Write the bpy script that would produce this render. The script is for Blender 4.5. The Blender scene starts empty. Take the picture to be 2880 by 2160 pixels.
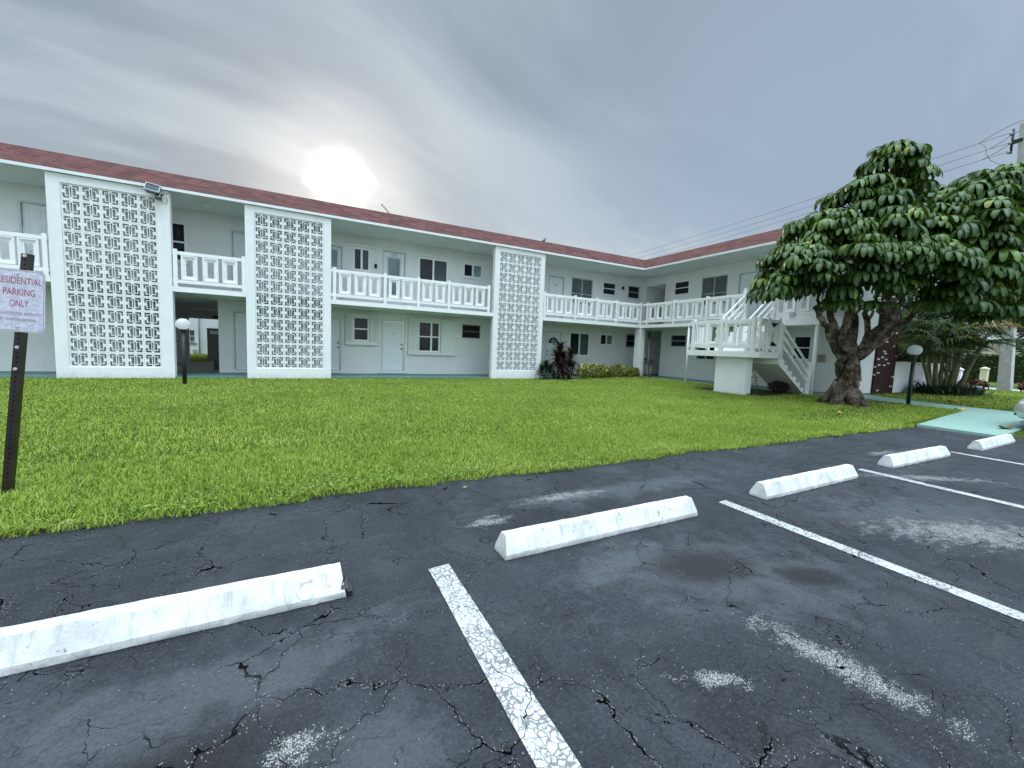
import bpy, bmesh, math, random
import numpy as np
from mathutils import Vector, Matrix
R = math.radians
random.seed(7)
rng = np.random.default_rng(11)
scene = bpy.context.scene
COL = scene.collection

# ------------------------------------------------------------------ camera
CAM_H = 1.32
def basis(yaw, pitch, roll):
    f = np.array([math.sin(yaw)*math.cos(pitch), math.cos(yaw)*math.cos(pitch), math.sin(pitch)])
    r = np.array([math.cos(yaw), -math.sin(yaw), 0.0]); u = np.cross(r, f)
    return r*math.cos(roll)+u*math.sin(roll), -r*math.sin(roll)+u*math.cos(roll), f
cr, cu, cf = basis(R(27.323), R(-5.0457), R(2.2947))
cam_d = bpy.data.cameras.new("camera"); cam = bpy.data.objects.new("camera", cam_d); COL.objects.link(cam)
cam.matrix_world = Matrix(((cr[0], cu[0], -cf[0], 0), (cr[1], cu[1], -cf[1], 0), (cr[2], cu[2], -cf[2], CAM_H), (0, 0, 0, 1)))
cam_d.sensor_width = 36; cam_d.lens = 14.255; cam_d.clip_start = 0.05; cam_d.clip_end = 3000
scene.camera = cam

# ------------------------------------------------------------------ tagging / linking
def tag(o, label=None, cat=None, group=None, kind=None):
    if label: o['label'] = label
    if cat: o['category'] = cat
    if group: o['group'] = group
    if kind: o['kind'] = kind
    return o
def thing(name, loc, label, cat, group=None, rz=0.0):
    o = bpy.data.objects.new(name, None); COL.objects.link(o)
    o.empty_display_size = .2; o.location = loc; o.rotation_euler = (0, 0, rz)
    return tag(o, label, cat, group)
def _world(p):
    b = Matrix.Translation(p.location) @ p.rotation_euler.to_matrix().to_4x4() @ Matrix.Diagonal((*p.scale, 1))
    return _world(p.parent) @ p.matrix_parent_inverse @ b if p.parent else b
def put(o, parent):
    """parent o (built in world coordinates) keeping it where it stands"""
    if parent is not None:
        o.parent = parent; o.matrix_parent_inverse = _world(parent).inverted()
    return o
def copy_tree(o, parent=None):
    c = o.copy(); COL.objects.link(c)
    if parent is not None: c.parent = parent
    for ch in list(o.children): copy_tree(ch, c)
    return c

# ------------------------------------------------------------------ mesh builder
class MB:
    def __init__(s): s.v = []; s.f = []; s.sm = []
    def add(s, vs, fs, smooth=False):
        b = len(s.v); s.v += [tuple(map(float, v)) for v in vs]
        s.f += [tuple(b+i for i in f) for f in fs]; s.sm += [smooth]*len(fs); return s
    def box(s, x0, x1, y0, y1, z0, z1, M=None):
        vs = [(x, y, z) for z in (z0, z1) for y in (y0, y1) for x in (x0, x1)]
        if M: vs = [M(*v) for v in vs]
        return s.add(vs, [(0, 2, 3, 1), (4, 5, 7, 6), (0, 1, 5, 4), (2, 6, 7, 3), (0, 4, 6, 2), (1, 3, 7, 5)])
    def prism(s, poly, z0, z1, M=None):
        n = len(poly); vs = [(x, y, z0) for x, y in poly]+[(x, y, z1) for x, y in poly]
        if M: vs = [M(*v) for v in vs]
        fs = [tuple(range(n))[::-1], tuple(range(n, 2*n))]+[(i, (i+1) % n, n+(i+1) % n, n+i) for i in range(n)]
        return s.add(vs, fs)
    def tube(s, pts, radii, n=10, cap=True, smooth=True, wob=0.0):
        pts = [Vector(p) for p in pts]
        if not hasattr(radii, '__len__'): radii = [radii]*len(pts)
        vs = []; up = Vector((0.31, .17, 1)).normalized(); a0 = None
        for i, p in enumerate(pts):
            t = (pts[min(i+1, len(pts)-1)]-pts[max(i-1, 0)]).normalized()
            if a0 is None:
                a0 = t.cross(Vector((1, 0, 0)) if abs(t.x) < .8 else Vector((0, 1, 0))).normalized()
            a = (a0 - t*a0.dot(t)).normalized(); a0 = a; b = t.cross(a)
            for k in range(n):
                an = 2*math.pi*k/n; rr = radii[i]*(1+wob*(random.random()-.5)*2)
                vs.append(p+(a*math.cos(an)+b*math.sin(an))*rr)
        fs = [(i*n+k, i*n+(k+1) % n, (i+1)*n+(k+1) % n, (i+1)*n+k) for i in range(len(pts)-1) for k in range(n)]
        s.add(vs, fs, smooth)
        if cap:
            b = len(s.v)-len(vs); s.f += [tuple(b+k for k in range(n))[::-1], tuple(b+(len(pts)-1)*n+k for k in range(n))]; s.sm += [False]*2
        return s
    def cyl(s, p, q, r, n=12): return s.tube([p, q], r, n)
    def lathe(s, c, prof, n=24, smooth=True):
        vs = [(c[0]+r*math.cos(2*math.pi*k/n), c[1]+r*math.sin(2*math.pi*k/n), c[2]+z) for r, z in prof for k in range(n)]
        fs = [(i*n+k, i*n+(k+1) % n, (i+1)*n+(k+1) % n, (i+1)*n+k) for i in range(len(prof)-1) for k in range(n)]
        return s.add(vs, fs, smooth)
    def plate(s, u0, u1, v0, v1, holes, d0, d1, M, back=True):
        """a wall sheet with rectangular holes; front at d0, back at d1; M(u,v,d) -> world"""
        us = sorted({u0, u1, *[min(max(h[k], u0), u1) for h in holes for k in (0, 1)]})
        vsn = sorted({v0, v1, *[min(max(h[k], v0), v1) for h in holes for k in (2, 3)]})
        nu, nv = len(us)-1, len(vsn)-1
        def solid(i, j):
            if i < 0 or j < 0 or i >= nu or j >= nv: return False
            uc, vc = (us[i]+us[i+1])/2, (vsn[j]+vsn[j+1])/2
            return not any(h[0] < uc < h[1] and h[2] < vc < h[3] for h in holes)
        def q(a): s.add([M(*p) for p in a], [(0, 1, 2, 3)])
        for i in range(nu):
            for j in range(nv):
                if not solid(i, j): continue
                a, b, c, d = us[i], us[i+1], vsn[j], vsn[j+1]
                q([(a, c, d0), (b, c, d0), (b, d, d0), (a, d, d0)])
                if back: q([(a, c, d1), (a, d, d1), (b, d, d1), (b, c, d1)])
                if not solid(i-1, j): q([(a, c, d0), (a, d, d0), (a, d, d1), (a, c, d1)])
                if not solid(i+1, j): q([(b, c, d0), (b, c, d1), (b, d, d1), (b, d, d0)])
                if not solid(i, j-1): q([(a, c, d0), (a, c, d1), (b, c, d1), (b, c, d0)])
                if not solid(i, j+1): q([(a, d, d0), (b, d, d0), (b, d, d1), (a, d, d1)])
        return s
    def build(s, name, mat, parent=None, bevel=0, weld=False, local=False):
        me = bpy.data.meshes.new(name); me.from_pydata(s.v, [], s.f)
        me.polygons.foreach_set('use_smooth', s.sm)
        bm = bmesh.new(); bm.from_mesh(me)
        if weld: bmesh.ops.remove_doubles(bm, verts=bm.verts, dist=1e-5)
        bmesh.ops.recalc_face_normals(bm, faces=bm.faces); bm.to_mesh(me); bm.free()
        me.materials.append(mat)
        o = bpy.data.objects.new(name, me); COL.objects.link(o)
        if bevel:
            m = o.modifiers.new('bevel', 'BEVEL'); m.width = bevel; m.segments = 2; m.limit_method = 'ANGLE'
        if local: o.parent = parent
        else: put(o, parent)
        return o

def np_mesh(name, V, F, mat, parent=None, tint=None, uv=None, smooth=True):
    me = bpy.data.meshes.new(name); V = np.asarray(V, dtype=np.float32); F = np.asarray(F, dtype=np.int32)
    me.vertices.add(len(V)); me.vertices.foreach_set('co', V.ravel())
    k = F.shape[1]; me.loops.add(F.size); me.loops.foreach_set('vertex_index', F.ravel())
    me.polygons.add(len(F)); me.polygons.foreach_set('loop_start', np.arange(0, F.size, k, dtype=np.int32))
    me.update(calc_edges=True)
    if smooth: me.polygons.foreach_set('use_smooth', np.ones(len(F), dtype=bool))
    if tint is not None:
        a = me.attributes.new('tint', 'FLOAT', 'POINT'); a.data.foreach_set('value', np.asarray(tint, dtype=np.float32))
    if uv is not None:
        l = me.uv_layers.new(name='UVMap'); l.data.foreach_set('uv', np.asarray(uv, dtype=np.float32)[F.ravel()].ravel())
    me.materials.append(mat)
    o = bpy.data.objects.new(name, me); COL.objects.link(o); put(o, parent); return o

def leaves(O, az, th0, th1, L, W, prof, fold=0.0, roll=None, mid=False):
    """curved leaf blades: bend in the vertical plane of azimuth az from th0 to th1 (elevation)"""
    O = np.asarray(O, float); N = len(O); ns = len(prof)-1
    az = np.broadcast_to(np.asarray(az, float), (N,)); L = np.broadcast_to(np.asarray(L, float), (N,)); W = np.broadcast_to(np.asarray(W, float), (N,))
    th0 = np.broadcast_to(np.asarray(th0, float), (N,)); th1 = np.broadcast_to(np.asarray(th1, float), (N,))
    h = np.stack([np.cos(az), np.sin(az), 0*az], 1); s = np.stack([-np.sin(az), np.cos(az), 0*az], 1)
    c = O.copy(); rows = []; zz = np.array([0, 0, 1.0]); uv = []
    for k in range(ns+1):
        t = k/ns; th = th0+(th1-th0)*t
        nrm = -np.sin(th)[:, None]*h+np.cos(th)[:, None]*zz
        ss = s if roll is None else s*np.cos(roll)[:, None]+nrm*np.sin(roll)[:, None]
        w = (W*prof[k]/2)[:, None]
        if mid: rows += [c-ss*w, c-nrm*fold*w, c+ss*w]; uv += [(0, t), (.5, t), (1, t)]
        else: rows += [c-ss*w, c+ss*w]; uv += [(0, t), (1, t)]
        c = c+(L/ns)[:, None]*(np.cos(th)[:, None]*h+np.sin(th)[:, None]*zz)
    m = 3 if mid else 2; per = m*(ns+1)
    V = np.stack(rows, 1).reshape(-1, 3)
    f = []
    for k in range(ns):
        for j in range(m-1): f.append((k*m+j, k*m+j+1, (k+1)*m+j+1, (k+1)*m+j))
    F = (np.array(f)[None]+np.arange(N)[:, None, None]*per).reshape(-1, 4)
    return V, F, np.tile(np.array(uv), (N, 1)), per

class LeafSet:
    def __init__(s): s.V = []; s.F = []; s.U = []; s.T = []; s.n = 0
    def add(s, tint, *a, **k):
        V, F, U, per = leaves(*a, **k); s.V.append(V); s.F.append(F+s.n); s.U.append(U); s.n += len(V)
        s.T.append(np.repeat(np.broadcast_to(np.asarray(tint, float), (len(V)//per,)), per)); return s
    def build(s, name, mat, parent=None):
        return np_mesh(name, np.concatenate(s.V), np.concatenate(s.F), mat, parent, np.concatenate(s.T), np.concatenate(s.U))

# ------------------------------------------------------------------ materials
class NT:
    def __init__(s, name, world=False):
        if world: s.m = bpy.data.worlds.new(name)
        else: s.m = bpy.data.materials.new(name)
        s.m.use_nodes = True; s.t = s.m.node_tree; s.t.nodes.clear()
    def n(s, typ, ins=None, **props):
        nd = s.t.nodes.new(typ)
        for k, v in props.items(): setattr(nd, k, v)
        for k, v in (ins or {}).items():
            sock = nd.inputs[k]
            if isinstance(v, bpy.types.NodeSocket): s.t.links.new(v, sock)
            elif isinstance(v, bpy.types.Node): s.t.links.new(v.outputs[0], sock)
            else:
                if sock.type == 'RGBA' and len(v) == 3: v = (*v, 1)
                sock.default_value = v
        return nd
    def pos(s): return s.n('ShaderNodeNewGeometry').outputs['Position']
    def mapping(s, vec, scale=(1, 1, 1), rot=(0, 0, 0), loc=(0, 0, 0)):
        return s.n('ShaderNodeMapping', {'Vector': vec, 'Scale': scale, 'Rotation': rot, 'Location': loc}).outputs[0]
    def noise(s, vec, scale, detail=3, rough=.55, dist=0.0):
        return s.n('ShaderNodeTexNoise', {'Vector': vec, 'Scale': scale, 'Detail': detail, 'Roughness': rough, 'Distortion': dist})
    def ramp(s, fac, lo, hi, a=0.0, b=1.0):
        return s.n('ShaderNodeMapRange', {'Value': fac, 'From Min': lo, 'From Max': hi, 'To Min': a, 'To Max': b}, interpolation_type='SMOOTHSTEP').outputs[0]
    def math(s, op, a, b=0.0, c=0.0):
        return s.n('ShaderNodeMath', {0: a, 1: b, 2: c}, operation=op).outputs[0]
    def vmath(s, op, a, b=(0, 0, 0)):
        nd = s.n('ShaderNodeVectorMath', {0: a, 1: b}, operation=op)
        return nd.outputs['Value'] if op in ('DOT_PRODUCT', 'LENGTH', 'DISTANCE') else nd.outputs[0]
    def mix(s, fac, a, b, mode='MIX'):
        nd = s.n('ShaderNodeMix', data_type='RGBA', blend_type=mode)
        for i, v in ((0, fac), (6, a), (7, b)):
            if isinstance(v, bpy.types.NodeSocket): s.t.links.new(v, nd.inputs[i])
            else: nd.inputs[i].default_value = (*v, 1) if hasattr(v, '__len__') and len(v) == 3 else v
        return nd.outputs[2]
    def out(s, base, rough=.6, bump=None, bstr=.3, bdist=.01, spec=.5, metal=0.0, **extra):
        ins = {'Base Color': base, 'Roughness': rough, 'Metallic': metal, 'Specular IOR Level': spec, **extra}
        if bump is not None:
            ins['Normal'] = s.n('ShaderNodeBump', {'Height': bump, 'Strength': bstr, 'Distance': bdist}).outputs[0]
        p = s.n('ShaderNodeBsdfPrincipled', ins)
        s.n('ShaderNodeOutputMaterial', {'Surface': p.outputs[0]}); return s.m

def plain(name, col, rough=.6, var=.12, scale=6, bstr=0.0, bscale=60, spec=.5, metal=0.0, dirt=None, **extra):
    t = NT(name); P = t.pos(); nz = t.noise(P, scale, 4).outputs[0]
    c = t.mix(t.ramp(nz, .3, .7), tuple(x*(1-var) for x in col), tuple(min(1, x*(1+var)) for x in col))
    if dirt:
        d = t.noise(P, 1.7, 6, .65).outputs[0]; c = t.mix(t.ramp(d, .52, .75, 0, dirt), c, tuple(x*.55 for x in col))
    return t.out(c, rough, t.noise(P, bscale, 3).outputs[0] if bstr else None, bstr, .008, spec, metal, **extra)

M = {}
def mat_stucco():
    t = NT('stucco'); P = t.pos(); z = t.n('ShaderNodeSeparateXYZ', {0: P}).outputs[2]
    c = t.mix(t.ramp(t.noise(P, 1.2, 4).outputs[0], .3, .7), (.745, .765, .745), (.785, .80, .78))
    c = t.mix(t.ramp(t.noise(t.mapping(P, (3, 3, .35)), 1.6, 6, .7).outputs[0], .55, .78, 0, .2), c, (.48, .50, .47))
    k = t.math('FRACT', t.math('DIVIDE', z, .203)); c = t.mix(t.ramp(t.math('ABSOLUTE', t.math('SUBTRACT', k, .5)), .46, .5, 0, .06), c, (.5, .52, .5))
    return t.out(c, .85, t.noise(P, 90, 3).outputs[0], .35, .008, .2)
M['stucco'] = mat_stucco()
def mat_block():
    t = NT('stucco_block'); P = t.pos(); z = t.n('ShaderNodeSeparateXYZ', {0: P}).outputs[2]
    c = t.mix(t.ramp(t.noise(P, 3, 4).outputs[0], .3, .7), (.775, .79, .77), (.82, .825, .805))
    c = t.mix(t.ramp(t.noise(t.mapping(P, (2.2, 2.2, .5)), 2.0, 6, .7).outputs[0], .54, .76, 0, .22), c, (.45, .46, .43))
    spl = t.math('MULTIPLY', t.ramp(t.math('ADD', z, t.math('MULTIPLY', t.noise(P, 4, 5, .7).outputs[0], .35)), .42, .12), t.ramp(t.noise(P, 9, 4, .7).outputs[0], .3, .65, .25, 1))
    c = t.mix(t.math('MULTIPLY', spl, .5), c, (.36, .33, .26))
    return t.out(c, .85, t.noise(P, 110, 3).outputs[0], .4, .008, .2)
M['stucco_block'] = mat_block()
M['frame_grey'] = plain('door_frame_paint', (.56, .61, .59), .5, .03, 4, dirt=.1)
M['white'] = plain('white_paint', (.84, .84, .82), .55, .03, 5, .1, 40, .4, dirt=.07)
M['trim'] = plain('painted_trim', (.74, .78, .77), .5, .03, 4, dirt=.06)
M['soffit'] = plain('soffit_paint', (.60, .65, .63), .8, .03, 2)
M['door'] = plain('door_paint', (.74, .80, .81), .45, .02, 3, dirt=.04)
M['green_floor'] = plain('green_floor_paint', (.10, .195, .165), .6, .1, 2, .1, 80, dirt=.3)
M['dark_metal'] = plain('dark_metal', (.012, .016, .017), .45, .2, 8)
M['black'] = plain('black_plastic', (.012, .013, .015), .5, .1)
M['alu'] = plain('aluminium', (.17, .18, .19), .35, .05, 10, metal=.8)
M['winframe'] = plain('window_frame_paint', (.85, .86, .85), .4, .02)
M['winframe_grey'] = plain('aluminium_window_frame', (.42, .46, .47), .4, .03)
M['beige'] = plain('beige_metal', (.36, .27, .20), .5, .08)
M['brown'] = plain('brown_cabinet_paint', (.075, .062, .055), .5, .1, dirt=.2)
M['concrete'] = plain('concrete', (.42, .42, .40), .85, .12, 4, .3, 50, dirt=.35)
M['pale_concrete'] = plain('pale_concrete', (.62, .62, .58), .85, .1, 4, .3, 50, dirt=.2)
M['cream'] = plain('cream_wall', (.80, .72, .54), .85, .03, 1)
M['far_white'] = plain('far_white_wall', (.82, .84, .85), .85, .03, 1, dirt=.08)
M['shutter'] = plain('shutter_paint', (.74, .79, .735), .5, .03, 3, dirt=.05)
M['teal'] = plain('teal_shutter_paint', (.04, .20, .16), .5, .08)
M['soil'] = plain('mulch', (.035, .028, .022), .95, .4, 9, .8, 60)
M['bark_dark'] = plain('dark_plant_stem', (.07, .06, .04), .8, .3, 12)  # plain dark brown for plant stems and the hedge core
M['gold'] = plain('yellow_metal', (.30, .24, .07), .5, .1)
M['pole_brown'] = plain('dark_bronze_post', (.022, .017, .014), .35, .3, 5, metal=.3)
M['screw'] = plain('zinc', (.6, .6, .58), .35, .1, 20, metal=.7)
M['tyre'] = plain('tyre_rubber', (.015, .015, .016), .8)
M['insul'] = plain('porcelain', (.35, .38, .37), .3)
M['wire'] = plain('cable', (.03, .03, .035), .6)
M['feather'] = plain('grey_feather', (.08, .075, .075), .8)
M['bathlight'] = plain('opal_ceiling_light', (.65, .68, .67), .3)
M['orange_leaf'] = plain('dry_orange_leaf', (.50, .20, .03), .6, .3, 30)
M['yellow_leaf'] = plain('dry_yellow_leaf', (.55, .40, .08), .6, .3, 30)
M['brown_leaf'] = plain('dry_brown_leaf', (.16, .11, .07), .7, .3, 30)

def glass(name, base, rough=.06, lines=None):
    t = NT(name); P = t.pos(); c = t.mix(t.ramp(t.noise(P, 1.3, 2).outputs[0], .35, .7), base, tuple(x*1.6 for x in base))
    if lines:
        z = t.n('ShaderNodeSeparateXYZ', {0: P}).outputs[2]; f = t.math('FRACT', t.math('MULTIPLY', z, lines))
        c = t.mix(t.ramp(f, .1, .3), tuple(x*.45 for x in base), c)
    wob = t.noise(P, 2.2, 1).outputs[0]
    return t.out(c, rough, wob, .05, .05, .22)
M['glass'] = glass('dark_window_glass', (.012, .017, .024))
M['glass_screen'] = glass('window_with_insect_screen', (.05, .068, .078), .3)
M['glass_blind'] = glass('window_with_blinds', (.10, .12, .12), .12, 28)
M['glass_curtain'] = glass('window_with_curtain', (.16, .22, .24), .2)
M['glass_jal'] = glass('louvred_glass', (.012, .016, .02), .1, 7)
M['door_glass'] = glass('door_glass', (.16, .22, .25), .15)

def mat_roof():
    t = NT('red_shingles'); P = t.pos(); sp = t.n('ShaderNodeSeparateXYZ', {0: P})
    al = t.math('ADD', sp.outputs[0], t.math('MULTIPLY', sp.outputs[1], 1.0)); v = t.n('ShaderNodeCombineXYZ', {0: al, 1: sp.outputs[2], 2: 0.0}).outputs[0]
    br = t.n('ShaderNodeTexBrick', {'Vector': v, 'Scale': 1.0, 'Mortar Size': .014, 'Mortar Smooth': .3, 'Brick Width': .34, 'Row Height': .098, 'Color1': (.180, .072, .064, 1), 'Color2': (.080, .038, .036, 1), 'Mortar': (.05, .026, .026, 1), 'Bias': -.1}, offset=.5)
    nz = t.noise(P, 2.5, 5, .7).outputs[0]; c = t.mix(t.ramp(nz, .35, .7, 0, .45), br.outputs[0], (.120, .064, .058))
    c = t.mix(t.ramp(t.noise(P, 90, 2).outputs[0], .4, .7, 0, .25), c, (.17, .105, .095))
    return t.out(c, .95, br.outputs[1], -.5, .01, .1)
M['roof'] = mat_roof()

def mat_brick():
    t = NT('dark_red_brick'); P = t.pos(); sp = t.n('ShaderNodeSeparateXYZ', {0: P})
    v = t.n('ShaderNodeCombineXYZ', {0: t.math('ADD', sp.outputs[0], sp.outputs[1]), 1: sp.outputs[2], 2: 0.0}).outputs[0]
    br = t.n('ShaderNodeTexBrick', {'Vector': v, 'Scale': 1.0, 'Mortar Size': .008, 'Brick Width': .21, 'Row Height': .075, 'Color1': (.062, .020, .017, 1), 'Color2': (.032, .013, .012, 1), 'Mortar': (.028, .018, .017, 1)}, offset=.5)
    # scattered white bricks: hash per brick
    row = t.math('FLOOR', t.math('DIVIDE', sp.outputs[2], .075)); a = t.math('ADD', sp.outputs[0], sp.outputs[1])
    colx = t.math('FLOOR', t.math('DIVIDE', t.math('ADD', a, t.math('MULTIPLY', t.math('MODULO', row, 2.0), .105)), .21))
    wn = t.n('ShaderNodeTexWhiteNoise', {'Vector': t.n('ShaderNodeCombineXYZ', {0: row, 1: colx, 2: 0.0}).outputs[0]}, noise_dimensions='3D')
    rf = t.math('FRACT', t.math('DIVIDE', sp.outputs[2], .075)); c = t.mix(t.math('MULTIPLY', t.math('GREATER_THAN', wn.outputs[0], .94), t.math('MULTIPLY', t.math('GREATER_THAN', rf, .15), t.math('LESS_THAN', rf, .85))), br.outputs[0], (.62, .58, .55))
    return t.out(c, .85, br.outputs[1], -.4, .01, .2)
M['brick'] = mat_brick()

def crack_fields(t, P):
    w = t.noise(P, 2.2, 4, .6); warp = t.vmath('ADD', P, t.vmath('SCALE', t.vmath('SUBTRACT', w.outputs[1], (.5, .5, .5)), ) if False else t.n('ShaderNodeVectorMath', {0: t.vmath('SUBTRACT', w.outputs[1], (.5, .5, .5)), 'Scale': .42}, operation='SCALE').outputs[0])
    w2 = t.noise(P, 14, 3, .6); warp = t.vmath('ADD', warp, t.n('ShaderNodeVectorMath', {0: t.vmath('SUBTRACT', w2.outputs[1], (.5, .5, .5)), 'Scale': .03}, operation='SCALE').outputs[0])
    f2 = t.mapping(warp, (1, 1, 0))
    d1 = t.n('ShaderNodeTexVoronoi', {'Vector': f2, 'Scale': 2.5}, feature='DISTANCE_TO_EDGE').outputs['Distance']
    d2 = t.n('ShaderNodeTexVoronoi', {'Vector': f2, 'Scale': 6.5}, feature='DISTANCE_TO_EDGE').outputs['Distance']
    m1 = t.ramp(t.noise(P, .9, 3, .6).outputs[0], .42, .53); m2 = t.ramp(t.noise(t.mapping(P, loc=(3.7, 1.2, 0)), 1.2, 3, .6).outputs[0], .50, .60)
    wid = t.ramp(t.noise(P, 7, 2).outputs[0], .36, .75, .0022, .0062)
    c1 = t.math('MULTIPLY', t.math('LESS_THAN', d1, wid), m1)
    c2 = t.math('MULTIPLY', t.math('LESS_THAN', d2, t.math('MULTIPLY', wid, 1.5)), m2)
    return t.math('MAXIMUM', c1, c2), d1, d2, m1

SPECKS = [((4.75, 1.05), .95, .30, -28), ((2.08, .80), .42, .11, -80), ((-.01, 1.37), .10, .07, 0), ((1.25, 2.72), .20, .10, 0), ((2.1, 2.95), .55, .10, 0), ((6.46, 1.9), .9, .12, -30), ((7.6, 2.7), .5, .12, 0), ((1.5, .98), .16, .05, -30)]
STAINS = [((-.55, 1.25), .75, .34, 12), ((2.25, 1.6), .50, .26, -20), ((-.9, .9), .9, .3, 0), ((2.75, 1.25), .3, .15, -30)]
def blob(t, P, c, rx, ry, ang):
    v = t.n('ShaderNodeMapping', {'Vector': P, 'Location': (c[0], c[1], 0), 'Rotation': (0, 0, R(ang)), 'Scale': (rx, ry, 1e3)}, vector_type='TEXTURE').outputs[0]
    return t.vmath('LENGTH', v)
def mat_asphalt():
    t = NT('sealed_asphalt'); P = t.pos()
    crack, d1, d2, m1 = crack_fields(t, P)
    big = t.noise(P, .55, 5, .6).outputs[0]; med = t.noise(P, 4, 6, .7).outputs[0]; fine = t.noise(P, 170, 2, .8).outputs[0]; grain = t.noise(P, 62, 4, .8).outputs[0]
    c = t.mix(t.ramp(big, .38, .64), (.020, .024, .031), (.044, .051, .063)); mid = t.noise(t.mapping(P, (1, .55, 1), (0, 0, .2)), 2.1, 5, .62).outputs[0]; c = t.mix(t.ramp(mid, .47, .68, 0, .7), c, (.085, .095, .110)); c = t.mix(t.ramp(mid, .46, .30, 0, .6), c, (.017, .019, .023))
    c = t.mix(t.ramp(med, .46, .74, 0, .6), c, (.066, .074, .086))
    wear = t.ramp(t.noise(t.mapping(P, (.9, 2.6, 1), (0, 0, .25)), 1.6, 6, .7).outputs[0], .5, .72, 0, .75)
    c = t.mix(wear, c, (.085, .089, .094))
    c = t.mix(t.ramp(fine, .35, .65, 0, .7), c, (.009, .011, .014))
    c = t.mix(t.ramp(t.noise(P, 320, 1).outputs[0], .60, .72, 0, .8), c, (.15, .155, .16))
    c = t.mix(t.ramp(grain, .50, .74, 0, .75), c, (.105, .113, .125)); c = t.mix(t.ramp(grain, .50, .28, 0, .8), c, (.008, .009, .012))
    d3 = t.n('ShaderNodeTexVoronoi', {'Vector': t.mapping(t.vmath('ADD', P, t.n('ShaderNodeVectorMath', {0: t.noise(P, 6, 4, .65).outputs[1], 'Scale': .22}, operation='SCALE').outputs[0]), (1, 1, 0)), 'Scale': 5.2}, feature='DISTANCE_TO_EDGE').outputs['Distance']
    c = t.mix(t.math('MULTIPLY', t.ramp(d3, .016, .004), t.ramp(t.noise(P, 1.7, 3, .6).outputs[0], .40, .62, 0, .85)), c, (.006, .006, .007))
    # oil stains and scuffed, stripped patches with pale aggregate
    wob = t.noise(P, 5, 4, .65).outputs[0]
    for s in (((-.35, 1.75), 1.0, .24, 8), ((-1.2, 1.35), .5, .3, 30), ((2.35, 1.45), .85, .5, -20), ((1.75, 1.85), .5, .2, 0), ((4.9, 1.4), 1.1, .5, -20), ((.2, 1.2), .35, .25, 0), ((2.9, 2.9), 1.6, .2, 0)):
        d = t.math('ADD', blob(t, P, *s), t.math('MULTIPLY', t.math('SUBTRACT', wob, .5), 2.6)); c = t.mix(t.math('MULTIPLY', t.ramp(d, 1.15, .2, 0, .62), t.ramp(grain, .25, .6, .45, 1)), c, (.115, .126, .142))
    for s in STAINS:
        d = t.math('ADD', blob(t, P, *s), t.math('MULTIPLY', t.math('SUBTRACT', wob, .5), 1.5))
        c = t.mix(t.ramp(d, 1.0, .35, 0, .8), c, (.010, .0095, .009))
    sp = t.n('ShaderNodeTexVoronoi', {'Vector': t.mapping(P, (1, 1, 0)), 'Scale': 210.0, 'Randomness': 1.0})
    spd = sp.outputs['Distance']; hsh = t.n('ShaderNodeSeparateColor', {0: sp.outputs['Color']}).outputs[0]
    spn = t.noise(t.mapping(P, (1, 1.6, 1)), 8, 7, .78).outputs[0]; dens = None
    for s in SPECKS:
        e = t.ramp(t.math('ADD', blob(t, P, *s), t.math('MULTIPLY', t.math('SUBTRACT', spn, .5), 4.4)), 1.1, .0)
        c = t.mix(t.math('MULTIPLY', e, .32), c, (.24, .24, .23)); dens = e if dens is None else t.math('MAXIMUM', dens, e)
    dens = t.math('MAXIMUM', dens, t.ramp(t.noise(P, 2.6, 7, .75).outputs[0], .64, .86, 0, .35))
    near_crack = t.math('MULTIPLY', t.ramp(d1, .03, .004, 0, .15), m1); dens = t.math('ADD', t.math('MAXIMUM', dens, near_crack), .0015)
    on = t.math('MULTIPLY', t.math('LESS_THAN', hsh, dens), t.math('LESS_THAN', spd, .5))
    c = t.mix(on, c, (.56, .56, .53))
    # pale hairline leaching
    hair = t.n('ShaderNodeTexVoronoi', {'Vector': t.mapping(t.vmath('ADD', P, t.n('ShaderNodeVectorMath', {0: t.noise(P, 9, 3).outputs[1], 'Scale': .12}, operation='SCALE').outputs[0]), (1, 1, 0)), 'Scale': 11.0}, feature='DISTANCE_TO_EDGE').outputs['Distance']
    hm = t.ramp(t.noise(t.mapping(P, loc=(8, 2, 0)), .9, 3).outputs[0], .54, .70, 0, .2)
    c = t.mix(t.math('MULTIPLY', t.ramp(hair, .05, .0), hm), c, (.15, .17, .20))
    c = t.mix(crack, c, (.003, .003, .0034)); shoulder = t.math('MULTIPLY', t.ramp(d1, .035, .006), m1); c = t.mix(t.math('MULTIPLY', shoulder, .3), c, (.008, .009, .011))
    hgt = t.math('ADD', t.math('MULTIPLY', crack, -2.2), t.math('ADD', t.math('MULTIPLY', fine, .8), t.math('MULTIPLY', grain, 1.3)))
    hgt = t.math('ADD', hgt, t.math('MULTIPLY', on, .5))
    rough = t.math('MAXIMUM', t.ramp(med, .3, .7, .40, .66), crack)
    return t.out(c, rough, hgt, 1.0, .009, t.math('MULTIPLY', t.math('SUBTRACT', 1.0, crack), t.ramp(fine, .3, .7, .15, .6)))
M['asphalt'] = mat_asphalt()
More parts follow.
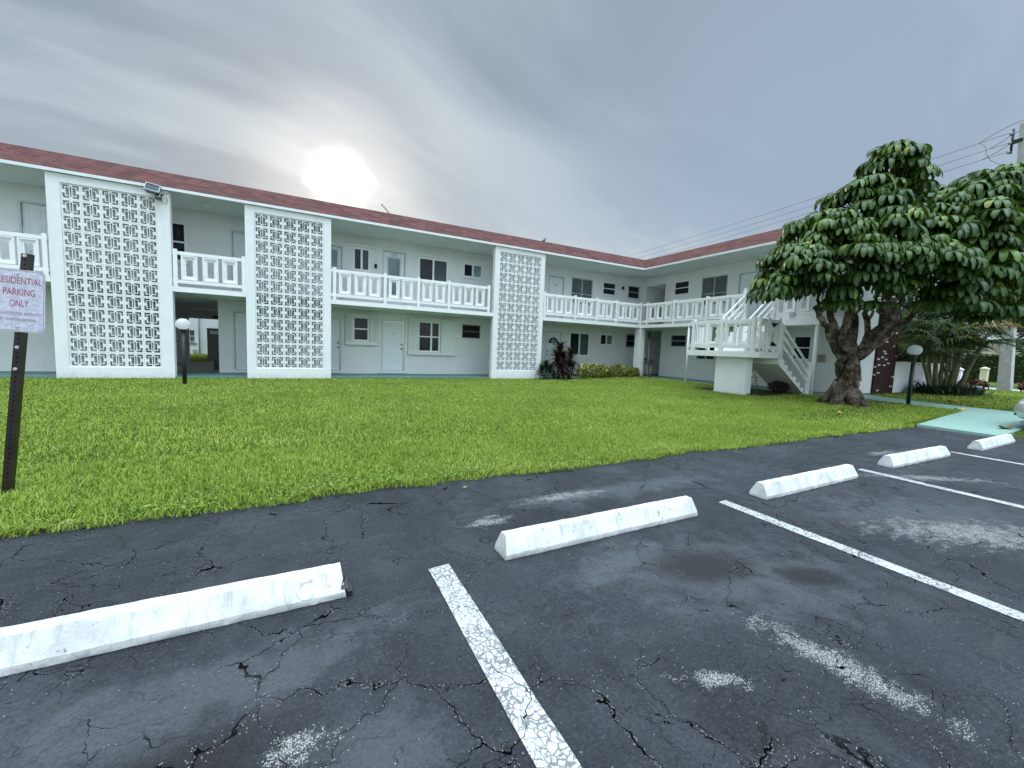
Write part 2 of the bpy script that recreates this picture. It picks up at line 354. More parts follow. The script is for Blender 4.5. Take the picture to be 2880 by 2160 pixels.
def mat_line():
    t = NT('worn_line_paint'); P = t.pos(); crack, d1, d2, m1 = crack_fields(t, P)
    wn = t.noise(P, 16, 5, .7); warp = t.vmath('ADD', P, t.n('ShaderNodeVectorMath', {0: wn.outputs[1], 'Scale': .05}, operation='SCALE').outputs[0])
    v = t.n('ShaderNodeTexVoronoi', {'Vector': t.mapping(warp, (1, 1, 0)), 'Scale': 40.0}, feature='DISTANCE_TO_EDGE').outputs['Distance']
    wear = t.ramp(t.noise(P, 5, 5, .7).outputs[0], .36, .66, .015, .13)
    k = t.math('LESS_THAN', v, wear)
    c = t.mix(t.ramp(t.noise(P, 40, 3).outputs[0], .35, .65), (.44, .44, .42), (.64, .64, .62))
    c = t.mix(k, c, (.20, .20, .20)); c = t.mix(t.ramp(t.noise(P, 60, 4, .75).outputs[0], .56, .66, 0, .75), c, (.12, .125, .13))
    c = t.mix(crack, c, (.006, .006, .007))
    return t.out(c, .75, t.math('SUBTRACT', 1.0, t.math('MAXIMUM', crack, t.math('MULTIPLY', k, .5))), .4, .005, .3)
M['line'] = mat_line()

def mat_stop():
    t = NT('wheel_stop_paint'); ob = t.n('ShaderNodeObjectInfo'); P = t.vmath('ADD', t.n('ShaderNodeTexCoord').outputs['Object'], t.n('ShaderNodeVectorMath', {0: ob.outputs['Location'], 'Scale': 3.1}, operation='SCALE').outputs[0])
    c = t.mix(t.ramp(t.noise(P, 5, 4).outputs[0], .3, .7), (.62, .62, .60), (.74, .735, .71))
    c = t.mix(t.ramp(t.noise(t.mapping(P, (1, 1, 1)), 3.2, 5, .7).outputs[0], .46, .66, 0, .75), c, (.50, .49, .45))
    c = t.mix(t.ramp(t.noise(t.mapping(P, (9, 1.2, 1.2)), 2.0, 4, .7).outputs[0], .52, .68, 0, .6), c, (.36, .36, .35))
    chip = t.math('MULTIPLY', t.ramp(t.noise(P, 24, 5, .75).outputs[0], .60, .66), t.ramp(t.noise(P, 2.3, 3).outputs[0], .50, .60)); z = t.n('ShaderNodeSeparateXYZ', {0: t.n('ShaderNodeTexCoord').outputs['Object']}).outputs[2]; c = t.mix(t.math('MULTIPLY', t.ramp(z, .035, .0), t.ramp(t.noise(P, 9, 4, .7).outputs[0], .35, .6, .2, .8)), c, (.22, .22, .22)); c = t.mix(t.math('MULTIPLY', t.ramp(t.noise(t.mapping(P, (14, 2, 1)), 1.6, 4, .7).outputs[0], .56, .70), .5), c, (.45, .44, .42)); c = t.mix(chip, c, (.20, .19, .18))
    ve = t.n('ShaderNodeTexVoronoi', {'Vector': t.mapping(t.vmath('ADD', P, t.n('ShaderNodeVectorMath', {0: t.noise(P, 8, 3).outputs[1], 'Scale': .1}, operation='SCALE').outputs[0]), (1, .15, .15)), 'Scale': 3.0}, feature='DISTANCE_TO_EDGE').outputs['Distance']
    ck = t.math('MULTIPLY', t.math('LESS_THAN', ve, .0028), t.ramp(t.noise(P, 2, 2).outputs[0], .50, .56)); c = t.mix(t.math('MULTIPLY', ck, .45), c, (.25, .25, .24))
    return t.out(c, .7, t.math('SUBTRACT', t.noise(P, 70, 4).outputs[0], t.math('ADD', chip, ck)), .4, .006, .3)
M['stop'] = mat_stop()

def mat_path():
    t = NT('mint_path_paint'); P = t.pos()
    c = t.mix(t.ramp(t.noise(P, 1.3, 5, .6).outputs[0], .3, .7), (.25, .40, .335), (.295, .445, .375))
    c = t.mix(t.ramp(t.noise(P, 30, 4, .7).outputs[0], .5, .75, 0, .3), c, (.21, .34, .30))
    return t.out(c, .6, t.noise(P, 120, 3).outputs[0], .15, .005, .4)
M['path'] = mat_path()
def mat_lawn():
    t = NT('lawn_soil_and_thatch'); P = t.pos()
    c = t.mix(t.ramp(t.noise(P, 30, 4, .7).outputs[0], .3, .7), (.040, .062, .014), (.085, .13, .024))
    c = t.mix(t.ramp(t.noise(P, .5, 4, .6).outputs[0], .35, .7, 0, .4), c, (.07, .09, .02))
    return t.out(c, .95, t.noise(P, 60, 4, .7).outputs[0], .8, .03, .1)
M['lawn'] = mat_lawn()
M['far_lawn'] = plain('far_lawn', (.085, .145, .028), .95, .25, 3, .5, 30, .1)
M['road'] = plain('road_asphalt', (.12, .12, .12), .9, .1, 3)

def mat_leaf(name, stops, rough=.4, spec=.5, rib=None, trans=.0, patch=None, dry=None, noise_scale=25):
    """colour picked per leaf by its own tint; stops = [(pos, colour), ...]"""
    t = NT(name); a = t.n('ShaderNodeAttribute', attribute_name='tint').outputs['Fac']; P = t.pos()
    f = a if patch is None else t.math('ADD', a, t.math('MULTIPLY', t.math('SUBTRACT', t.noise(P, patch, 4, .6).outputs[0], .5), .9))
    cr_ = t.n('ShaderNodeValToRGB', {0: f}); e = cr_.color_ramp.elements
    while len(e) < len(stops): e.new(.5)
    for x, (p, col) in zip(e, stops): x.position = p; x.color = (*col, 1)
    c = cr_.outputs[0]; u = t.n('ShaderNodeSeparateXYZ', {0: t.n('ShaderNodeUVMap').outputs[0]}).outputs[0]
    if rib: c = t.mix(t.ramp(t.math('ABSOLUTE', t.math('SUBTRACT', u, .5)), .10, .02, 0, .7), c, rib)
    c = t.mix(t.ramp(t.noise(P, noise_scale, 3).outputs[0], .35, .7, 0, .35), c, tuple(x*.6 for x in stops[len(stops)//2][1]))
    p = t.n('ShaderNodeBsdfPrincipled', {'Base Color': c, 'Roughness': rough, 'Specular IOR Level': spec})
    if trans:
        tr = t.n('ShaderNodeBsdfTranslucent', {'Color': t.mix(.5, c, (.25, .40, .04))})
        p = t.n('ShaderNodeMixShader', {0: trans, 1: p.outputs[0], 2: tr.outputs[0]})
    t.n('ShaderNodeOutputMaterial', {'Surface': p.outputs[0]}); return t.m
M['grass'] = mat_leaf('grass_blades', [(0, (.145, .23, .028)), (.35, (.27, .378, .048)), (.7, (.395, .475, .078)), (.9, (.47, .52, .12)), (1, (.60, .54, .26))], .55, .3, trans=.3, patch=.8, noise_scale=4)
M['weed'] = mat_leaf('weed_leaves', [(0, (.08, .17, .022)), (.6, (.20, .32, .04)), (1, (.33, .42, .08))], .45, .4, trans=.2)
M['umbrella'] = mat_leaf('umbrella_tree_leaflets', [(0, (.013, .038, .008)), (.5, (.025, .066, .010)), (.85, (.10, .18, .022)), (.95, (.20, .26, .035)), (1, (.38, .34, .07))], .40, .32, rib=(.14, .22, .06), trans=.12, noise_scale=5)
M['palm'] = mat_leaf('palm_pinnae', [(0, (.016, .038, .010)), (.5, (.04, .085, .016)), (.8, (.10, .13, .02)), (1, (.34, .19, .03))], .45, .4, trans=.15)
M['ti'] = mat_leaf('dark_red_leaves', [(0, (.012, .017, .010)), (.5, (.026, .018, .017)), (.85, (.075, .014, .022)), (1, (.11, .03, .04))], .35, .5, trans=.05)
M['ti_green'] = mat_leaf('dark_green_strap_leaves', [(0, (.012, .03, .010)), (.7, (.03, .065, .018)), (1, (.09, .12, .03))], .4, .5, trans=.05)
M['croton'] = mat_leaf('croton_leaves', [(0, (.025, .055, .012)), (.4, (.10, .14, .025)), (.65, (.45, .43, .08)), (1, (.72, .66, .26))], .4, .5, trans=.1)
M['hedge'] = mat_leaf('hedge_leaves', [(0, (.02, .05, .012)), (.6, (.06, .13, .022)), (1, (.12, .21, .04))], .5, .3)
M['bgtree'] = mat_leaf('background_leaves', [(0, (.012, .026, .012)), (.6, (.028, .055, .022)), (1, (.06, .10, .03))], .6, .3)
M['redflower'] = mat_leaf('red_foliage', [(0, (.05, .012, .012)), (.6, (.16, .02, .022)), (1, (.28, .06, .04))], .5, .3)
M['dry_frond'] = mat_leaf('brown_twigs', [(0, (.03, .022, .015)), (1, (.10, .075, .045))], .8, .2)

def mat_bark(name, a, b, moss):
    t = NT(name); P = t.pos(); n1 = t.noise(P, 6, 6, .7).outputs[0]; n2 = t.noise(t.mapping(P, (1, 1, .35)), 22, 5, .7).outputs[0]
    c = t.mix(t.ramp(n1, .35, .65), a, b); c = t.mix(t.ramp(n2, .45, .7, 0, .7), c, tuple(x*.3 for x in a))
    c = t.mix(t.ramp(t.noise(P, 3, 4).outputs[0], .55, .7, 0, .5), c, moss)
    return t.out(c, .9, t.math('ADD', n1, n2), .9, .05, .2)
M['bark'] = mat_bark('mottled_bark', (.030, .023, .018), (.19, .145, .105), (.40, .35, .28))
def mat_palmstem():
    t = NT('ringed_palm_stem'); P = t.pos(); z = t.n('ShaderNodeSeparateXYZ', {0: P}).outputs[2]
    f = t.math('FRACT', t.math('ADD', t.math('MULTIPLY', z, 7.0), t.math('MULTIPLY', t.noise(P, 4, 2).outputs[0], .6)))
    c = t.mix(t.ramp(t.noise(P, 5, 4).outputs[0], .3, .7), (.10, .11, .035), (.155, .15, .085)); c = t.mix(t.ramp(f, .12, .02, 0, .75), c, (.07, .065, .04))
    return t.out(c, .7, f, .3, .01, .3)
M['palmstem'] = mat_palmstem()
def mat_globe():
    t = NT('white_acrylic_globe'); P = t.pos(); c = t.mix(t.ramp(t.noise(P, 9, 4).outputs[0], .4, .7), (.82, .83, .84), (.70, .72, .73))
    p = t.n('ShaderNodeBsdfPrincipled', {'Base Color': c, 'Roughness': .12, 'Specular IOR Level': .6}); tr = t.n('ShaderNodeBsdfTranslucent', {'Color': (.92, .92, .92, 1)})
    t.n('ShaderNodeOutputMaterial', {'Surface': t.n('ShaderNodeMixShader', {0: .62, 1: p.outputs[0], 2: tr.outputs[0]}).outputs[0]}); return t.m
M['globe'] = mat_globe()
def mat_sign():
    t = NT('weathered_sign_face'); P = t.pos(); c = t.mix(t.ramp(t.noise(P, 40, 5, .75).outputs[0], .38, .62), (.46, .46, .54), (.62, .62, .68))
    c = t.mix(t.ramp(t.noise(P, 170, 3, .8).outputs[0], .52, .66, 0, .6), c, (.30, .30, .38))
    return t.out(c, .5, spec=.4)
M['sign'] = mat_sign()
M['sign_red'] = plain('faded_red_ink', (.36, .075, .12), .6, .25, 90)
M['sign_grey'] = plain('faded_grey_red_ink', (.34, .20, .26), .6, .25, 90)
M['stencil'] = plain('worn_stencil', (.66, .65, .63), .8, .3, 30)
M['car'] = plain('silver_car_paint', (.58, .59, .58), .25, .02, 3, metal=.35, **{'Coat Weight': .8, 'Coat Roughness': .05})
M['headlight'] = glass('headlight_glass', (.35, .37, .38), .05)
M['number'] = plain('grey_numerals', (.30, .34, .34), .5)
# ================================================================== SETTING: ground
def sm(x): x = np.clip(x, 0, 1); return x*x*(3-2*x)
def gz(x, y): return .14*sm((np.asarray(x, float)-10)/5.0)
def LOT(x, y): return ((x < 11.75) & (y < 3.69)) | ((x < 12.25) & (y < 2.56)) | (y < 2.2)
def PATHL(y): return np.interp(y, [3.62, 3.75, 3.85, 4.15, 5.1, 6.4, 7.4], [11.6, 13.5, 14.9, 15.3, 15.66, 15.84, 15.95])   # west edge of the path
def PATHR(y): return np.interp(y, [2.2, 3.3, 4.5, 5.8, 6.9, 7.35], [16.8, 16.9, 17.02, 17.44, 18.0, 18.14])
path_poly = [(11.6, 3.62), (13.5, 3.75), (14.75, 3.84), (15.02, 3.9), (15.2, 4.02), (15.34, 4.25), (15.66, 5.1), (15.84, 6.4), (15.95, 7.42), (18.14, 7.35), (18.0, 6.9), (17.44, 5.8), (17.02, 4.5), (16.9, 3.3), (16.8, 2.5), (14, 2.48), (12.05, 2.45), (11.55, 2.5)]
def inpoly(x, y, poly):
    x = np.asarray(x); c = np.zeros(x.shape, bool); n = len(poly)
    for i in range(n):
        (x1, y1), (x2, y2) = poly[i], poly[(i+1) % n]
        c ^= ((y1 > y) != (y2 > y)) & (x < (x2-x1)*(y-y1)/((y2-y1) or 1e-9)+x1)
    return c
def grid_sheet(name, xs, ys, zf, mat, keep=None, kind='structure'):
    X, Y = np.meshgrid(xs, ys); V = np.stack([X, Y, zf(X, Y)], -1).reshape(-1, 3); nx = len(xs); F = []
    for j in range(len(ys)-1):
        for i in range(nx-1):
            if keep is None or keep((xs[i]+xs[i+1])/2, (ys[j]+ys[j+1])/2): F.append((j*nx+i, j*nx+i+1, (j+1)*nx+i+1, (j+1)*nx+i))
    o = np_mesh(name, V, F, mat); return tag(o, kind=kind)
ex = np.concatenate([np.arange(-60, -12, 6), np.arange(-12, 32.01, .4), [32.4]])
ey = np.concatenate([np.arange(-40, -4, 6), np.arange(-4, 2.21, .5), [2.25], np.arange(2.4, 3.7, .08), np.arange(4, 17, .4), np.arange(17, 70, 6)])
grid_sheet('lawn', ex, ey, lambda x, y: gz(x, y)+.012-.15*LOT(x, y), M['lawn'])
g = MB(); g.add([(-900, -900, -.2), (900, -900, -.2), (900, 900, -.2), (-900, 900, -.2)], [(0, 1, 2, 3)]); tag(g.build('ground', M['far_lawn']), kind='structure')
def strip(name, x0, x1, z, mat, y0=-200, y1=400):
    m = MB(); m.add([(x0, y0, z), (x1, y0, z), (x1, y1, z), (x0, y1, z)], [(0, 1, 2, 3)]); return tag(m.build(name, mat), kind='structure')
m = MB(); m.box(32.4, 34.3, -200, 400, -.2, .165); tag(m.build('sidewalk', M['pale_concrete']), kind='structure')
strip('street', 34.3, 39.2, .10, M['road'])
m = MB(); m.box(39.2, 95, -200, 400, -.2, .15); tag(m.build('verge', M['far_lawn']), kind='structure')
# car park: one L-shaped sheet
m = MB(); m.prism([(-40, -30), (60, -30), (60, 2.25), (12.3, 2.25), (12.2, 2.5), (11.6, 2.56), (11.6, 3.63)] + [(x, 3.74+.05*math.sin(x*1.7)+.03*math.sin(x*4.3)) for x in np.arange(11.2, -16, -.4)] + [(-40, 3.74)], -.2, 0.0)
tag(m.build('parking_lot', M['asphalt']), kind='structure')
# mint path
bm = bmesh.new(); vs = [bm.verts.new((x, y, 0)) for x, y in path_poly]; f = bm.faces.new(vs)
r = bmesh.ops.triangulate(bm, faces=[f]); bmesh.ops.subdivide_edges(bm, edges=bm.edges[:], cuts=4, use_grid_fill=True)
bmesh.ops.triangulate(bm, faces=bm.faces[:])
for v in bm.verts: v.co.z = float(gz(v.co.x, v.co.y))+.022
ret = bmesh.ops.extrude_face_region(bm, geom=bm.faces[:])
for v in [e for e in ret['geom'] if isinstance(e, bmesh.types.BMVert)]: v.co.z -= .12
bmesh.ops.recalc_face_normals(bm, faces=bm.faces); me = bpy.data.meshes.new('path'); bm.to_mesh(me); bm.free(); me.materials.append(M['path'])
po = bpy.data.objects.new('path', me); COL.objects.link(po); tag(po, kind='structure')
# stall lines
for k, (x, y1) in enumerate([(.655+.06, 2.235), (3.40, 2.30), (6.11, 2.37), (8.84, 2.34), (-2.03, 2.2)]):
    m = MB(); w = .065 if k == 0 else .058
    n = 24; L = 5.0; vs = []
    for i in range(n+1):
        y = y1-L*i/n; jt = .006*(random.random()-.5)
        vs += [(x-w+jt, y, .004), (x+w+.006*(random.random()-.5), y+(.012 if i == 0 else 0), .004)]
    m.add(vs, [(2*i, 2*i+1, 2*i+3, 2*i+2) for i in range(n)]); tag(m.build('parking_line', M['line']), kind='structure')

# ================================================================== grass (nobody counts it)
def blades(n, x0, x1, y0, y1, L, W, keep, ls, th=(30, 88), droop=(10, 80)):
    x = rng.uniform(x0, x1, n); y = rng.uniform(y0, y1, n); k = keep(x, y); x, y = x[k], y[k]; n = len(x)
    cl = .5+.5*np.sin(x*9.1+3*np.sin(y*5.3))*np.sin(y*8.3+2*np.sin(x*4.7))
    t0 = np.radians(rng.uniform(*th, n)); t1 = t0-np.radians(rng.uniform(*droop, n))
    ln = L*rng.uniform(.55, 1.3, n)*(.78+.34*cl)
    tint = np.clip(rng.normal(.38, .2, n)+.10*cl+.08*np.sin(x*.9+y*.4)*np.sin(y*1.3), 0, 1)
    ls.add(tint, np.stack([x, y, np.where(y < 3.76, .004, gz(x, y)+.010)], 1), rng.uniform(0, 6.283, n), t0, t1, ln, W*rng.uniform(.7, 1.3, n), (1, .8, .08))
def lawnA(x, y):
    ed = 3.615+.05*np.sin(x*1.7)+.03*np.sin(x*4.3)+.03*np.sin(x*11)
    return (y > ed) & ~inpoly(x, y, path_poly) & ~((x > 15.1) & (y > 7.4)) & ((x < 17) | (y > 7.3)) & ~((x > 12.9) & (x < 15.1) & (y > 7.7) & (y < 10))
ls = LeafSet()
blades(120000, -3.6, 9.5, 3.6, 5.4, .055, .0078, lawnA, ls)
blades(110000, -5, 14, 5.4, 8.2, .055, .0105, lawnA, ls)
blades(130000, -8, 16, 8.2, 12, .05, .012, lawnA, ls)
blades(75000, -11, 15.3, 12, 15.35, .05, .016, lawnA, ls)
blades(24000, 8, 16, 3.6, 8, .055, .012, lawnA, ls)
blades(26000, 7.5, 16, 3.6, 4.6, .055, .012, lawnA, ls)
def lawnB(x, y): return (x > PATHR(y)) & ((y < 6.95) | (x > 21.6)) & (y > 2.3)
blades(42000, 16.6, 32.3, 2.3, 12, .07, .022, lawnB, ls)
blades(2500, 12.2, 16.5, 2.27, 2.46, .05, .012, lambda x, y: x > 12.15, ls)
blades(9000, -8, -3.5, 25, 35, .09, .03, lambda x, y: x > -9, ls)
# long runners hanging over the edge of the asphalt
n = 2600; x = rng.uniform(-3.5, 11.5, n); cl = (np.sin(x*3.1)+np.sin(x*7.7+1)+rng.normal(0, .6, n)) > .25; x = x[cl]; n = len(x)
ls.add(rng.uniform(.3, .95, n), np.stack([x, 3.70+.05*np.sin(x*1.7)+.03*np.sin(x*4.3)+rng.uniform(0, .05, n), np.full(n, .02)], 1), rng.normal(-1.57, .8, n), np.radians(rng.uniform(20, 60, n)), np.radians(rng.uniform(-60, -5, n)), rng.uniform(.06, .19, n), .0075, (1, .9, .6, .08))
tag(ls.build('grass', M['grass']), kind='stuff')
# broad-leaved weeds along the edge
lw = LeafSet(); n = 3000; x = rng.uniform(-3.2, 6.5, n); dens = np.clip(.5+.5*np.sin(x*1.9+.7)+.4*np.sin(x*5.1), 0.06, 1); k = (rng.random(n) < dens*np.clip((4.5-x)/4.5+.25, .12, 1)); x = x[k]; n = len(x)
y = 3.70+.05*np.sin(x*1.7)+.03*np.sin(x*4.3)+np.abs(rng.normal(0, .22, n))
lw.add(rng.random(n), np.stack([x, y, rng.uniform(.03, .065, n)], 1), rng.uniform(0, 6.28, n), np.radians(rng.uniform(-10, 40, n)), np.radians(rng.uniform(-50, 10, n)), rng.uniform(.022, .05, n), rng.uniform(.013, .024, n), (.3, 1, .85, .1))
tag(lw.build('weeds', M['weed']), kind='stuff')
# dead thatch litter along the edge
lt = LeafSet(); n = 1500; x = rng.uniform(-3.5, 11.5, n); y = 3.63+.05*np.sin(x*1.7)+.03*np.sin(x*4.3)+rng.normal(.01, .03, n)
lt.add(rng.random(n), np.stack([x, y, rng.uniform(.004, .02, n)], 1), rng.uniform(0, 6.28, n), np.radians(rng.uniform(0, 25, n)), np.radians(rng.uniform(-25, 0, n)), rng.uniform(.02, .06, n), .005, (1, .8, .1))
tag(lt.build('thatch', M['dry_frond']), kind='stuff')

# ================================================================== APARTMENT BUILDING
YW, XW, YF, XF = 17.35, 17.03, 15.48, 15.20
ZS0, ZS1, ZE = 2.60, 2.75, 5.47          # balcony slab, eave
Mm = lambda u, v, d: (u, YW+d, v)        # main wall: u = X, d = depth into the wall
Mw = lambda u, v, d: (XW+d, u, v)        # wing wall: u = Y
def fbox(mb, Mp, u0, u1, v0, v1, d0, d1): return mb.box(u0, u1, v0, v1, d0, d1, M=Mp)
B = thing('apartment_building', (0, YW, 0), 'L-shaped white two-storey apartment building with red shingle roof and white balconies', 'building')
PASS = (-4.95, -2.63, 0, ZS0-.02)
main_holes = [PASS]; wing_holes = []
def P_(name, mb, mat, par=None, **k): return mb.build(name, mat, par or B, **k)

def window(Mp, holes, u0, u1, v0, v1, style='slide', glass='glass', frame='winframe', fw=.06, sill=True, g2=None, casing=.0, header=None):
    holes.append((u0, u1, v0, v1)); f = MB(); um, vm = (u0+u1)/2, (v0+v1)/2; dd = (-.014, .055)
    if casing:
        f.plate(u0-casing, u1+casing, v0-casing, v1+casing, [(u0, u1, v0, v1)], -.022, -.001, Mp)
    f.plate(u0, u1, v0, v1, [(u0+fw, u1-fw, v0+fw, v1-fw)], dd[0], dd[1], Mp)
    t = fw*.75
    if style in ('slide', 'grid', 'widegrid'):
        us = um if style != 'widegrid' else u0+(u1-u0)*.60
        fbox(f, Mp, us-t*.8, us+t*.8, v0+fw, v1-fw, dd[0]+.006, dd[1])
    if style in ('hung', 'grid', 'widegrid'):
        vv = v0+(v1-v0)*(.5 if style != 'grid' else .40)
        if style == 'hung': fbox(f, Mp, u0+fw, u1-fw, vv-t*.6, vv+t*.6, dd[0]+.009, dd[1])
        else:
            us = um if style != 'widegrid' else u0+(u1-u0)*.60
            fbox(f, Mp, u0+fw, us-t*.8, vv-t*.6, vv+t*.6, dd[0]+.009, dd[1]); fbox(f, Mp, us+t*.8, u1-fw, vv-t*.6, vv+t*.6, dd[0]+.009, dd[1])
    w = P_('window', f, M[frame])
    p = MB(); fbox(p, Mp, u0+fw-.01, (um if g2 else u1-fw+.01), v0+fw-.01, v1-fw+.01, .04, .05); P_('pane', p, M[glass], w)
    if g2: p = MB(); fbox(p, Mp, um, u1-fw+.01, v0+fw-.01, v1-fw+.01, .036, .047); P_('pane', p, M[g2], w)
    if sill: s = MB(); fbox(s, Mp, u0-.05-casing, u1+.05+casing, v0-.06-casing, v0-casing-.001, -.06, .03); P_('sill', s, M['trim'], w)
    if header:
        h = MB(); fbox(h, Mp, u0-header[0], u1+header[1], v1+.035, v1+.10, -.13, -.001); P_('shutter_track', h, M['white'], w)
    return w
def door(Mp, holes, u0, u1, v0, v1, style='six', knob='r', num=None, glass=None):
    holes.append((u0, u1, v0, v1)); d = MB(); fbox(d, Mp, u0+.05, u1-.05, v0+.01, v1-.05, .05, .09)
    a, b = u0+.05, u1-.05; w = b-a; H = v1-.05-v0; sgn = 1
    def pan(x0, x1, y0, y1):
        d.plate(a+w*x0, a+w*x1, v0+H*y0, v0+H*y1, [(a+w*x0+.022, a+w*x1-.022, v0+H*y0+.022, v0+H*y1-.022)], .038, .0505, Mp)
        fbox(d, Mp, a+w*x0+.045, a+w*x1-.045, v0+H*y0+.045, v0+H*y1-.045, .042, .0505)
    if style == 'six':
        for x0, x1 in ((.13, .46), (.54, .87)):
            for y0, y1 in ((.06, .36), (.42, .74), (.80, .94)): pan(x0, x1, y0, y1)
    elif style == 'arch':
        pan(.16, .84, .08, .42); pan(.16, .84, .50, .80)
        pts = [(a+w*(.5+.34*math.cos(q)), v0+H*(.80+.10*math.sin(q))) for q in np.linspace(0, math.pi, 13)]
        d.tube([Mp(x, y, .042) for x, y in pts], .011, 6)
    elif style == 'fan': pan(.14, .46, .08, .40); pan(.54, .86, .08, .40); pan(.14, .46, .46, .66); pan(.54, .86, .46, .66)
    o = P_('door', d, M['door'])
    fr = MB(); fr.plate(u0-.012, u1+.012, v0, v1+.012, [(u0+.042, u1-.042, v0-.1, v1-.042)], -.012, .046, Mp); P_('door_frame', fr, M['frame_grey'], o)
    if glass:
        g0, g1, h0, h1, gm = glass; gm_ = MB(); fbox(gm_, Mp, g0, g1, h0, h1, .041, .0495); P_('glass', gm_, M[gm], o)
        gf = MB(); gf.plate(g0-.05, g1+.05, h0-.05, h1+.05, [(g0, g1, h0, h1)], .030, .0505, Mp); P_('glass_frame', gf, M['frame_grey'], o)
    ku = (b-.07) if knob == 'r' else (a+.07)
    for zz in (v0+H*.455, v0+H*.545):
        k = MB(); c = Mp(ku, zz, .05); e = Mp(ku, zz, -.01); k.tube([c, Mp(ku, zz, .02), Mp(ku, zz, .015), e], [.016, .016, .033, .03], 12); P_('handle', k, M['black'], o)
    s = MB(); fbox(s, Mp, u0-.08, u1+.08, v0-.10, v0-.001, -.06, .09); P_('threshold', s, M['trim'], o)
    if num:
        cu_ = bpy.data.curves.new('n', 'FONT'); cu_.body = num[0]; cu_.size = num[3]; cu_.align_x = 'CENTER'; cu_.align_y = 'CENTER'; cu_.extrude = .006
        tmp = bpy.data.objects.new('n', cu_); COL.objects.link(tmp); dg = bpy.context.evaluated_depsgraph_get(); dg.update()
        me = bpy.data.meshes.new_from_object(tmp.evaluated_get(dg)); bpy.data.objects.remove(tmp)
        for v in me.vertices: v.co = Vector(Mp(num[1]+v.co.x, num[2]+v.co.y, num[4]-v.co.z))
        me.materials.append(M['number']); n_ = bpy.data.objects.new('door_number', me); COL.objects.link(n_); put(n_, o)
    return o
mh, wh = main_holes, wing_holes
# --- main range, upper floor
door(Mm, mh, -7.30, -6.39, 2.90, 5.0)
window(Mm, mh, -4.36, -3.44, 3.74, 5.02, 'hung', 'glass')
door(Mm, mh, -2.21, -1.30, 2.90, 5.0)
door(Mm, mh, .46, 1.37, 2.88, 4.97, 'plain', glass=(.68, 1.17, 4.18, 4.80, 'glass_curtain'))
window(Mm, mh, 1.75, 2.38, 4.13, 5.01, 'slide', 'glass', g2='glass_screen', header=(.26, .25))
door(Mm, mh, 2.87, 3.79, 2.92, 5.06, 'plain', 'l', ('205', 3.33, 4.92, .17, .05), (3.09, 3.55, 3.32, 4.78, 'door_glass'))
window(Mm, mh, 4.32, 5.61, 3.90, 4.99, 'slide', 'glass', g2='glass_screen', header=(.12, .10))
window(Mm, mh, 6.31, 7.23, 4.39, 5.0, 'slide', 'glass', g2='glass_curtain', header=(.07, .14))
door(Mm, mh, 10.78, 11.69, 2.90, 4.97, 'six', 'l', ('206', 11.2, 4.55, .16, .045))
window(Mm, mh, 12.15, 13.47, 3.73, 5.02, 'grid', 'glass_blind', 'winframe_grey', .035)
window(Mm, mh, 14.15, 15.06, 4.36, 5.03, 'hung', 'glass', 'winframe', .05)
window(Mm, mh, 15.93, 16.75, 4.34, 5.01, 'hung', 'glass', 'winframe_grey', .035)
# --- main range, ground floor
door(Mm, mh, -2.20, -1.28, .16, 2.24, 'six', 'r')
door(Mm, mh, .41, 1.33, .17, 2.22, 'arch', 'r')
door(Mm, mh, 2.86, 3.80, .18, 2.26, 'plain', 'r', ('105', 3.33, 1.72, .06, .045))
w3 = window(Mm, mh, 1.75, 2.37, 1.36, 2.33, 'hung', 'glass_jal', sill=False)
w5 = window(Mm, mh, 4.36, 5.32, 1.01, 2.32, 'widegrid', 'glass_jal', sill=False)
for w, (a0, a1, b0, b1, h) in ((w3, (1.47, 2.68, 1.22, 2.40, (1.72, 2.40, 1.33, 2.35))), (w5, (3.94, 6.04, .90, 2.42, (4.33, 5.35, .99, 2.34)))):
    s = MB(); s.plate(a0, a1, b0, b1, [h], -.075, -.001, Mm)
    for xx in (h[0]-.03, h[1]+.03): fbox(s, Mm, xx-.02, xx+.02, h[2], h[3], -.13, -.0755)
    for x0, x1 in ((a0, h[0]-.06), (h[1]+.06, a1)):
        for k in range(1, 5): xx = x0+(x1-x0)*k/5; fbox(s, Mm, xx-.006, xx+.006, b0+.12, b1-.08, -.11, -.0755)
    fbox(s, Mm, a0-.01, a1+.01, b1-.06, b1+.015, -.15, -.0755); fbox(s, Mm, a0-.01, a1+.01, b0-.015, b0+.09, -.16, -.0755); P_('storm_shutter', s, M['shutter'], w); s = MB(); s.plate(a0-.025, a1+.025, b0-.03, b1+.03, [h], -.012, -.0008, Mm); P_('shutter_shade_outline', s, M['winframe_grey'], w)  # grey plate, slightly larger, stands in for the shade line round the shutter
w = window(Mm, mh, 6.33, 7.21, 1.69, 2.30, 'hung', 'glass_jal', 'beige', .03)
s = MB()
for k in range(9): xx = 6.37+.8*k/8; fbox(s, Mm, xx-.006, xx+.006, 1.72, 2.27, -.02, -.008)
P_('security_bars', s, M['dark_metal'], w)
dG = door(Mm, mh, 10.78, 11.70, .14, 2.24, 'fan', 'l')
fan = MB(); cx, cz = 11.24, 1.66; q = [(cx+.31*math.cos(a), cz+.31*math.sin(a)) for a in np.linspace(0, math.pi, 17)]
fan.prism(q, .038, .047, M=lambda x, y, z: Mm(x, y, z)); P_('fanlight', fan, M['glass'], dG)
sp = MB()
for a in (36, 72, 108, 144): sp.tube([Mm(cx+.09*math.cos(R(a)), cz+.09*math.sin(R(a)), .034), Mm(cx+.3*math.cos(R(a)), cz+.3*math.sin(R(a)), .034)], .012, 6)
